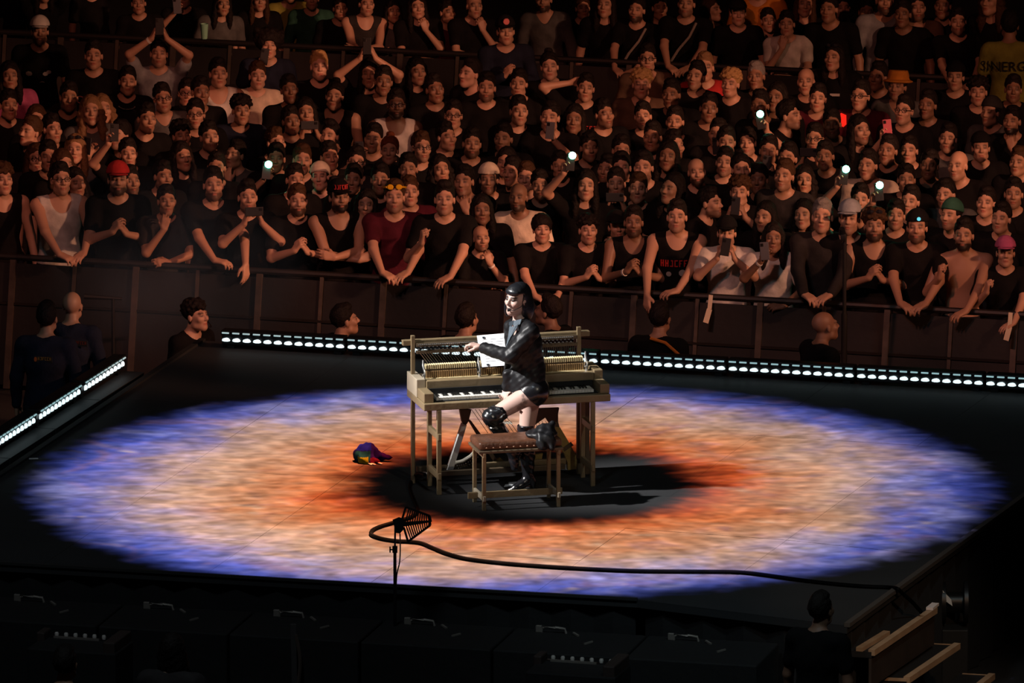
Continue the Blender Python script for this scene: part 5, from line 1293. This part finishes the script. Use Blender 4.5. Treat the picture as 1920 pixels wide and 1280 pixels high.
# cables
CAB = mat('cable_rubber', (.0012, .0012, .0012), .7, spec=.02)
def smooth_path(pts, n=8):
    P = [Vector(p) for p in pts]; out = []
    for i in range(len(P)-1):
        a = P[max(i-1, 0)]; b = P[i]; c = P[i+1]; d_ = P[min(i+2, len(P)-1)]
        for k in range(n):
            t = k/n; out.append(.5*((2*b)+(c-a)*t+(2*a-5*b+4*c-d_)*t*t+(3*b-a-3*c+d_)*t**3))
    return out+[P[-1]]
def cable(pts, r, lab, mt=CAB, name='cable'):
    o = MB().tube(smooth_path(pts), r, 7).build(name, mt, None, True); tag(o, lab, 'cable'); return o
g_ = lambda px, py, z=ST+.016: W(px, py, z=z)
pcab = [W(797, 890, z=ST+.16), W(785, 887, z=ST+.12), g_(775, 896), g_(769, 910), g_(771, 922), g_(777, 938), g_(783, 955), g_(772, 968), g_(742, 978), g_(712, 987), g_(697, 995), g_(698, 1003), g_(718, 1010), g_(745, 1014), g_(765, 1015), g_(790, 1018), g_(812, 1027), g_(840, 1038), g_(875, 1047), g_(930, 1054), g_(1000, 1060), g_(1100, 1066), g_(1200, 1070), g_(1300, 1071), g_(1380, 1072), g_(1430, 1077), g_(1500, 1087), g_(1560, 1094), g_(1620, 1099), g_(1668, 1101), W(1683, 1104, z=ST+.03)]
over = [W(1692, 1112, z=ST-.02), W(1712, 1130, z=ST-.12), W(1728, 1148, z=ST-.20)]
cable(pcab+over, .015, 'long black cable looping from the piano across the deck to the right edge', mat('cable_sheen', (.0012, .0013, .0016), .5, spec=.03))
m = MB(); p = W(792, 888, z=ST+.13); m.tube([p-Vector((.02, 0, 0)), p+Vector((.035, .0, 0))], .014, 8); o = m.build('cable_plug', STEEL, None, True); tag(o, 'silver cable plug at the left rear piano leg', 'plug')

# paddle antenna on a stand in front of the stage
ya = W(740, 1100, z=ST).y-.45; A = lambda px, py, dy=0: W(px, py, y=ya+dy)
base = A(740, 1000); zb = 0
ant = thing('microphone_stand', 'thin black stand in front of the stage carrying the ribbed antenna', 'stand', (base.x, base.y, 0)); L_ = lambda p: Vector(p)-Vector((base.x, base.y, 0))
mid = L_(A(740.5, 1030)); topz = L_(A(741, 988))
m = MB(); m.tube([(0, 0, .05), mid], .0125, 10); m.build('lower_tube', BLACKM, ant, True); m = MB(); m.tube([mid, topz], .0075, 10); m.build('upper_tube', BLACKM, ant, True)
m = MB(); m.tube([mid-Vector((0, 0, .022)), mid+Vector((0, 0, .025))], .02, 10); m.tube([mid, mid+Vector((-.035, 0, 0))], .006, 6); m.bar(mid+Vector((-.036, 0, -.022)), mid+Vector((-.036, 0, .022)), .010, .012); m.build('clutch', BLACKM, ant, True)
for k in range(3):
    a = 2*PI*k/3+.5; m = MB(); m.tube([(0, 0, .25), (.32*math.cos(a), .32*math.sin(a), .012)], .010, 7); m.build('leg', BLACKM, ant, True)
pad = thing('paddle_antenna', 'black ribbed paddle antenna held on the thin stand before the stage', 'antenna', base); Q_ = lambda px, py, dy=0: A(px, py, dy)-base
def fin_quad(m, a, b, wd): m.bar(a, b, wd, .008, (0, 1, 0))
m = MB(); m.prism([(736, 974), (748, 969), (757, 972), (757, 992), (750, 1000), (742, 999)], -.012, .012, lambda a, b, t: Q_(a, b, t)); m.build('hub', BLACK, pad)
m = MB(); m.prism([(755, 978), (806, 975), (807, 979), (757, 987)], -.006, .006, lambda a, b, t: Q_(a, b, t)); m.build('boom', BLACK, pad)
for e in ([(754, 973), (761, 950), (806, 967), (808, 978)], [(757, 988), (765, 1015), (807, 984), (806, 976)]):
    m = MB()
    for a, b in zip(e, e[1:]): fin_quad(m, Q_(*a), Q_(*b), .016)
    m.build('wing_frame', BLACK, pad)
for (b0, b1, e0, e1, n_) in (((757, 979), (806, 975), (765, 953), (804, 967), 11), ((759, 986), (806, 978), (768, 1011), (805, 984), 11)):
    for k in range(n_):
        f = (k+.6)/n_; a = (b0[0]+(b1[0]-b0[0])*f, b0[1]+(b1[1]-b0[1])*f); b = (e0[0]+(e1[0]-e0[0])*f, e0[1]+(e1[1]-e0[1])*f); m = MB(); fin_quad(m, Q_(*a), Q_(*b), .0095); m.build('rib', BLACK, pad)
cable([A(750, 1000), A(750.5, 1030, -.01), A(749, 1055, -.02), A(744, 1078, -.02), A(742, 1120, -.015)], .005, 'thin black cable hanging down along the antenna stand', BLACKM)

# light stands in the pit
p = W(1583, 690, z=.6); p = Vector((p.x, p.y, 0)); yp = bar_y(p.x)-1.05; p = W(1583, 600, y=yp); top = W(1578, 438, y=yp)
t = thing('lighting_stand', 'tall thin black pole with a small device on top before the barrier, right', 'stand', (p.x, yp, 0)); m = MB(); m.tube([(0, 0, .02), (0, 0, 1.25)], .026, 10); m.build('lower_tube', BLACK, t, True); m = MB(); m.tube([(0, 0, 1.25), (0, 0, top.z)], .017, 10); m.build('upper_tube', BLACK, t, True)
m = MB(); m.tube([(-.02, 0, top.z), (-.025, -.03, top.z+.05)], [.03, .022], 9); m.box(-.035, .005, -.03, .03, top.z-.06, top.z, .005); m.build('device', BLACKM, t, True)
for k in range(3): a = 2*PI*k/3; m = MB(); m.tube([(0, 0, .35), (.4*math.cos(a), .4*math.sin(a), .012)], .012, 7); m.build('leg', BLACK, t, True)
p = W(212, 600, z=.9); yp = bar_y(p.x)-.75; p = W(212, 600, y=yp); top = W(212, 560, y=yp)
t = thing('boom_stand', 'dark stand with a horizontal bar in front of the left barrier', 'stand', (p.x, yp, 0)); m = MB(); m.tube([(0, 0, .02), (0, 0, top.z)], .015, 8); m.build('pole', BLACK, t, True); m = MB(); m.tube([(-.24, 0, top.z+.02), (.075, 0, top.z)], [.024, .012], 8); m.build('bar', BLACK, t, True)
for k in range(3): a = 2*PI*k/3+.3; m = MB(); m.tube([(0, 0, .35), (.35*math.cos(a), .35*math.sin(a), .012)], .012, 7); m.build('leg', BLACK, t, True)

# people in the pit, seen from the stage side
def pit(px, py, zf, yaw, pose, hair, hc, top_, tc, skin, label, ex=(), s=1.0, beard=0, mirror=False):
    """zf None: standing on the arena floor; else that far behind the rear stage edge, seated or bent low"""
    if zf is None: P = W(px, py, z=1.61*s); return figure(label, (P.x, P.y, 0), yaw, s, pose, hair, hc, top_, tc, skin, beard, ex, None, mirror)
    e = FL+(FR-FL)*((W(px, 650, z=ST).x-FL.x)/(FR.x-FL.x)); P = W(px, py, y=e.y+zf); of = round(1.61*s-P.z, 2)
    return figure(label, (P.x, P.y, P.z-1.61*s), yaw, s, 'seat:%.2f' % of, hair, hc, top_, tc, skin, beard, ex, None, mirror)
GUARD = [(87, 603, None, R(168), 'short', 'k', 'dark-haired guard seen from behind with a yellow back patch, lower left', (.62, .36, .06), (.50, .12, .02)), (134, 580, None, R(165), 'bald', 'k', 'bald guard seen from behind with a red back patch, beside the barrier', (.42, .06, .03), (.42, .06, .03))]
for px, py, zf, yw, h, hc, lab, c1, c2 in GUARD:
    ko = .0 if px < 100 else -.09; kz = .0 if px < 100 else .03
    t = pit(px, py, zf, yw, 'down', h, hc, 'long', 'N', 2, lab)
    m = MB(); m.prism([(-.065, -.022), (.085, -.022), (.085, .024), (-.065, .024)], .150, .158, lambda a, b, q: (-a+ko, q-.6*ko*ko*3, 1.335+b+kz)); m.build('back_patch', mat('patch_dark', (.02, .02, .02), .8), t)
    me = strokes(6, .115, .026, 4); 
    for v in me.vertices: v.co = (-(v.co.x+.022)+ko, .160+abs(v.co.z)-1.8*ko*ko, 1.342+v.co.y+kz)
    link('patch_lettering', me, mat('patch_ink_%d' % int(px), c1, .7, emit=None), t)
    m = MB(); m.lathe([(.0, -.002), (.015, -.002), (.015, .002), (.0, .002)], (0, 0, 0), 8, .8, 1.3); m.v = [(.052-v[0]+ko, .161+v[2]-1.8*ko*ko, 1.335+v[1]+kz) for v in m.v]; m.build('patch_emblem', mat('patch_mark_%d' % int(px), c2, .7), t)
t = pit(362, 596, .42, R(52), 'down', 'curly', 'k', 'tee', 'K', 1, 'curly-haired crew member with headset in black tee at the left end of rear lights')
m = MB(); m.tube([(.083, -.04, 1.625), (.086, -.06, 1.60), (.07, -.12, 1.565), (.04, -.155, 1.555)], .004, 6); m.tube([(.045, -.15, 1.555), (.03, -.16, 1.556)], .011, 7); m.lathe([(.02, -.03), (.034, -.015), (.034, .015), (.02, .03)], (.08, -.03, 1.625), 8); m.build('headset', BLACKM, t, True)
pit(640, 606, .42, R(110), 'down', 'short', 'k', 'tee', 'K', 2, 'dark-haired person looking right behind the rear lights, left of the piano')
pit(872, 606, .42, R(150), 'down', 'short', 'k', 'long', 'K', 2, 'dim person in dark clothes close behind the piano, near the barrier')
pit(1034, 590, .5, R(-120), 'down', 'short', 'k', 'long', 'K', 3, 'dark figure behind the performer and the rear lights')
t = pit(1236, 604, .42, R(160), 'down', 'short', 'k', 'long', 'K', 2, 'stout person from behind with an orange collar band, behind the rear lights')
m = MB(); m.tube([(-.21, .115, 1.38), (-.10, .135, 1.475), (.03, .125, 1.50)], .014, 7); m.build('collar_band', mat('hi_vis_orange', (.65, .20, .02), .7), t, True)
t = pit(1541, 617, .42, R(118), 'down', 'bald', 'k', 'tee', 'K', 3, 'shaved-headed guard looking right behind the rear lights, beside the tall pole')
# steward with hi-vis back, rear right
y = bar_y(W(1890, 90, y=18).x, RB0, RB1)-.34; P = W(1893, 50, y=y); t = figure('steward from behind in yellow-green vest with dark block letters at the right edge', (P.x, y, 0), PI, P.z/1.63, 'down', 'short', 'k', 'tee', 'Y', 2, 0)
m = MB(); me = text_mesh('SINERGIA', .125, .003)
for v in me.vertices:
    x, z, e = v.co.x, v.co.y, v.co.z; u = min(abs(x)/.2, .9); v.co = (-x, .03+.134*math.sqrt(1-u*u*.7)+.014+e, 1.30+z)
link('back_lettering', me, BLACK, t)
# red tag on a lanyard
p = W(1577, 212, y=W(1577, 208, z=1.45).y); m = MB(); m.prism([(-.034, .05), (-.008, .07), (.036, .05), (.038, -.03), (.012, -.055), (-.03, -.04)], -.006, .006, lambda a, b, q: (a, q, b)); o = m.build('red_tag', mat('red_glow_tag', (.8, .02, .01), .6, emit=(1, .02, .01), estr=.6)); o.location = p-Vector((0, .35, 0)); tag(o, 'small bright red lit tag beside the maroon tee and glasses', 'tag')
# cup
p = W(383, 45, y=bar_y(W(383, 45, y=18).x, RB0, RB1)); p.z = 1.20; m = MB(); m.lathe([(.028, -.07), (.038, .07), (.034, .07), (.026, -.06)], (0, 0, 0), 12); o = m.build('cup', mat('cup_green', (.30, .62, .45), .35), None, True); o.location = p; tag(o, 'pale green plastic cup at the rear rail', 'cup')
# white towel and papers hanging on the front barrier
for px, py, dx, ln, lab in ((1333, 575, -10, .24, 'narrow white ribbon hanging over the front barrier below the filming cap'), (1895, 608, -9, .16, 'short pale ribbon hanging from the front rail below the pink cap')):
    x = W(px, py, y=8).x; y = bar_y(x)-.032; a = W(px, py-22, y=y); b = W(px+dx, py+30, y=y-.16); m = MB(); m.bar(a, (a+b)/2+Vector((.01, -.01, 0)), .035, .004, (0, 1, 0)); m.bar((a+b)/2+Vector((.01, -.01, 0)), b, .045, .004, (0, 1, 0)); o = m.build('ribbon', mat('ribbon_white', (.60, .52, .40), .8)); tag(o, lab, 'ribbon')

# ------------------------------------------------------------------ dark front of the stage
CASE = mat('case_black', (.0045, .004, .0042), .8, bump=.2, bscale=14, var=.3); METAL = mat('worn_metal', (.30, .27, .24), .45, .5)
c0 = W(58, 1118, z=.95); c1 = W(1285, 1191, z=.95); dd = (c1-c0)/5; ang = math.atan2(dd.y, dd.x); cw = dd.length
def sub(k):
    p = c0+dd*k; t = thing('bass_speaker', 'black bass speaker cabinet in the dark row before the stage, %s from the left' % ORD[k+1], 'speaker', (p.x, p.y, 0), ang, 'bass speakers before the stage')
    m = MB(); m.box(-.30, cw-.32, -.62, .10, .0, .91, .012); m.build('cabinet', CASE, t)
    m = MB(); m.tube([(-.085, 0, .91), (-.08, 0, 0.948), (.02, 0, 0.952), (.09, 0, 0.945), (.10, 0, .91)], .010, 7); m.build('handle', METAL, t, True)
    m = MB(); m.box(-.13, -.085, -.012, .012, .91, 0.962, .004); m.build('latch', METAL, t); m = MB(); m.bar((.16, -.02, 0.925), (.21, -.07, 0.915), .016, .012); m.build('latch', METAL, t)
    m = MB(); m.bar((.31, -.30, 0.915), (.36, -.24, 0.922), .012, .012); m.build('corner_clip', METAL, t)
for k in range(-1, 6): sub(k)
for px, py, lab in ((165, 1192, 'black rack case with a row of pale knobs, lower left'), (1097, 1236, 'black rack case with a row of pale knobs, lower middle')):
    p = W(px, py, z=.95); t = thing('rack_case', lab, 'case', (p.x, p.y, 0), ang-.03)
    m = MB(); m.box(-.34, .34, -.40, .03, .0, .93, .012); m.build('case', CASE, t); m = MB(); m.box(-.30, .25, -.03, .02, .93, .935); m.build('panel', BLACKM, t); m = MB(); m.box(.24, .33, -.39, .02, .78, 1.01, .01); m.build('corner_block', mat('worn_black', (.035, .022, .018), .7), t); m = MB(); m.box(-.35, -.29, -.15, .02, .89, .99, .01); m.build('corner_block', mat('worn_black'), t)
    for k in range(7): m = MB(); m.lathe([(.014, 0), (.017, .02), (.012, .03), (.002, .031)], (-.24+.073*k, -.005, .935), 9); m.build('knob', mat('knob_pale', (.60, .56, .52), .5), t, True)
    m = MB(); m.box(-.25, .10, -.05, -.035, .93, .945); m.build('strip', METAL, t)
# upright cable post in the dark
p = W(556, 1160, z=1.0); t = thing('cable_post', 'short dark post with a dangling cable in front of the stage', 'post', (p.x, p.y-.25, 0)); m = MB(); m.bar((0, 0, 0), (-.02, 0, 1.02), .04, .05); m.build('post', mat('post_dark', (.05, .045, .045), .6), t); m = MB(); m.tube(smooth_path([(0, -.03, .95), (.03, -.05, .75), (.01, -.06, .45), (.05, -.05, .1)]), .014, 6); m.build('hanging_cable', mat('cable_brown', (.07, .05, .04), .6), t, True)

# steps at the right edge
STEP = mat('step_face', (.028, .018, .013), .6, var=.3); NOSE = mat('step_nosing', (.42, .26, .15), .5, var=.15); DARKT = mat('step_tread', (.010, .009, .009), .7)
stp = thing('stage_steps', 'dark wooden steps with pale edges leading down from the right stage edge', 'steps', (0, 0, 0)); e0 = W(1634, 1222, z=ST-.25); stp.location = (e0.x, e0.y, 0); o_ = Vector((e0.x, e0.y, 0))
def quadstep(p0, p1, z, depth_vec, nose=True):
    a = W(*p0, z=z)-o_; b = W(*p1, z=z)-o_; dv = Vector((depth_vec[0], depth_vec[1], 0)); m = MB()
    vs = [a, b, b+dv, a+dv]; m.add([(v.x, v.y, z) for v in vs]+[(v.x, v.y, z-.045) for v in vs], [(0,1,2,3),(7,6,5,4),(0,4,5,1),(1,5,6,2),(2,6,7,3),(3,7,4,0)]); m.build('tread', DARKT, stp)
    m = MB(); m.bar((a.x, a.y, z-.005), (b.x, b.y, z-.005), .05, .045); m.build('nosing', NOSE, stp); return a, b
dv = (-.26, .06)
a, b = quadstep((1634, 1222), (1752, 1142), ST-.25, dv)
m = MB(); m.bar((a.x-.09, a.y+.02, ST-.235), (b.x-.38, b.y-.80, ST-.235), .05, .03); m.build('nosing', NOSE, stp)
m = MB(); m.add([(a.x, a.y, ST-.30), (b.x, b.y, ST-.30), (b.x, b.y, ST-.52), (a.x, a.y, ST-.52), (a.x-.02, a.y, ST-.30), (b.x-.02, b.y, ST-.30), (b.x-.02, b.y, ST-.52), (a.x-.02, a.y, ST-.52)], [(0,1,2,3),(7,6,5,4),(0,4,5,1),(1,5,6,2),(2,6,7,3),(3,7,4,0)]); m.build('riser', STEP, stp)
a, b = quadstep((1700, 1273), (1795, 1209), ST-.55, (-.28, .05)); m = MB(); m.bar((a.x, a.y, ST-.555), (a.x-.28, a.y+.05, ST-.555), .022, .02); m.bar((b.x, b.y, ST-.555), (b.x-.26, b.y+.05, ST-.555), .016, .02); m.build('nosing', NOSE, stp)
a, b = quadstep((1832, 1288), (1860, 1266), ST-.85, (-.24, .05)); m = MB(); m.bar((b.x, b.y, ST-.855), (b.x-.22, b.y+.05, ST-.855), .014, .02); m.build('nosing', NOSE, stp)
m = MB(); q = W(1743, 1141, z=ST-.22)-o_; q2 = W(1754, 1132, z=ST-.22)-o_; m.bar(q, q2, .055, .02); m.build('tape_patch', mat('tape_pale', (.75, .62, .56), .6), stp)
# black drum with white tag beside the steps
p = W(1790, 1112, z=ST-.35); t = thing('cable_drum', 'black round cable drum with a white tag beside the right stage edge', 'cable drum', (p.x, p.y, 0)); m = MB(); m.lathe([(.02, -.10), (.16, -.10), (.16, -.07), (.08, -.06), (.08, .06), (.16, .07), (.16, .10), (.02, .10)], (0, 0, 0), 20); m.v = [(v[2], v[0], ST-.42+v[1]) for v in m.v]; m.build('drum', BLACKM, t, True); m = MB(); m.prism([(-.095, .10), (-.075, .02), (-.02, -.02), (-.03, .03)], -.12, -.11, lambda a, b, q_: (a, q_, ST-.40+b)); m.build('tag', mat('tag_white', (.7, .72, .72), .7), t); m = MB(); m.box(-.10, .10, -.14, .14, .0, ST-.60, .01); m.build('stand', BLACK, t)
# dark people at the very front
for px, py, lab, hr, hc, tp, tc in ((1537, 1160, 'dark-clothed crew member standing before the front right stage corner', 'short', 'k', 'tee', 'K'), (120, 1262, 'crew member with a headband standing in the dark lower left corner', 'short', 'k', 'tee', 'K'), (322, 1236, 'hooded crew member in the dark beside the rack case', 'long', 'k', 'long', 'D')):
    yv = W(px, py, z=1.6).y; P = W(px, py, y=yv); figure(lab, (P.x, yv+.1, 0), R(150 if px > 1000 else 165), 1.0, 'down', hr, hc, tp, tc, 3, 0)

# thin smoke drifting before the left barrier
m = MB(); m.box(-1.3, 1.3, -.9, .9, -1.0, 1.0); sm = m.build('smoke', None) if False else bpy.data.objects.new('smoke', m.mesh('smoke')); COL.objects.link(sm); p = W(310, 560, z=1.2); sm.location = (p.x, bar_y(p.x)-.75, 1.25)
ms = bpy.data.materials.new('thin_smoke'); ms.use_nodes = True; nt = ms.node_tree; N = nt.nodes; L = nt.links; N.remove(N['Principled BSDF']); vs_ = N.new('ShaderNodeVolumeScatter'); vs_.inputs['Color'].default_value = (.30, .62, 1, 1)
tc = N.new('ShaderNodeTexCoord'); nz = N.new('ShaderNodeTexNoise'); nz.inputs['Scale'].default_value = 1.3; nz.inputs['Detail'].default_value = 3; L.new(tc.outputs['Object'], nz.inputs['Vector'])
ln = N.new('ShaderNodeVectorMath'); ln.operation = 'MULTIPLY'; ln.inputs[1].default_value = (1/1.25, 1/.85, 1/.95); L.new(tc.outputs['Object'], ln.inputs[0]); le = N.new('ShaderNodeVectorMath'); le.operation = 'LENGTH'; L.new(ln.outputs[0], le.inputs[0])
fo_ = N.new('ShaderNodeMapRange'); fo_.inputs[1].default_value = .2; fo_.inputs[2].default_value = 1; fo_.inputs[3].default_value = 1.3; fo_.inputs[4].default_value = 0; L.new(le.outputs['Value'], fo_.inputs[0])
nr = N.new('ShaderNodeMapRange'); nr.inputs[1].default_value = .35; nr.inputs[2].default_value = .7; nr.inputs[3].default_value = .0; nr.inputs[4].default_value = .30; L.new(nz.outputs[0], nr.inputs[0])
mu_ = N.new('ShaderNodeMath'); mu_.operation = 'MULTIPLY'; L.new(fo_.outputs[0], mu_.inputs[0]); L.new(nr.outputs[0], mu_.inputs[1]); L.new(mu_.outputs[0], vs_.inputs['Density']); L.new(vs_.outputs[0], N['Material Output'].inputs['Volume'])
sm.data.materials.append(ms); tag(sm, 'thin bluish smoke drifting before the left part of the front barrier', 'smoke', None, 'stuff')
sc.cycles.volume_step_rate = 3; sc.cycles.volume_max_steps = 64
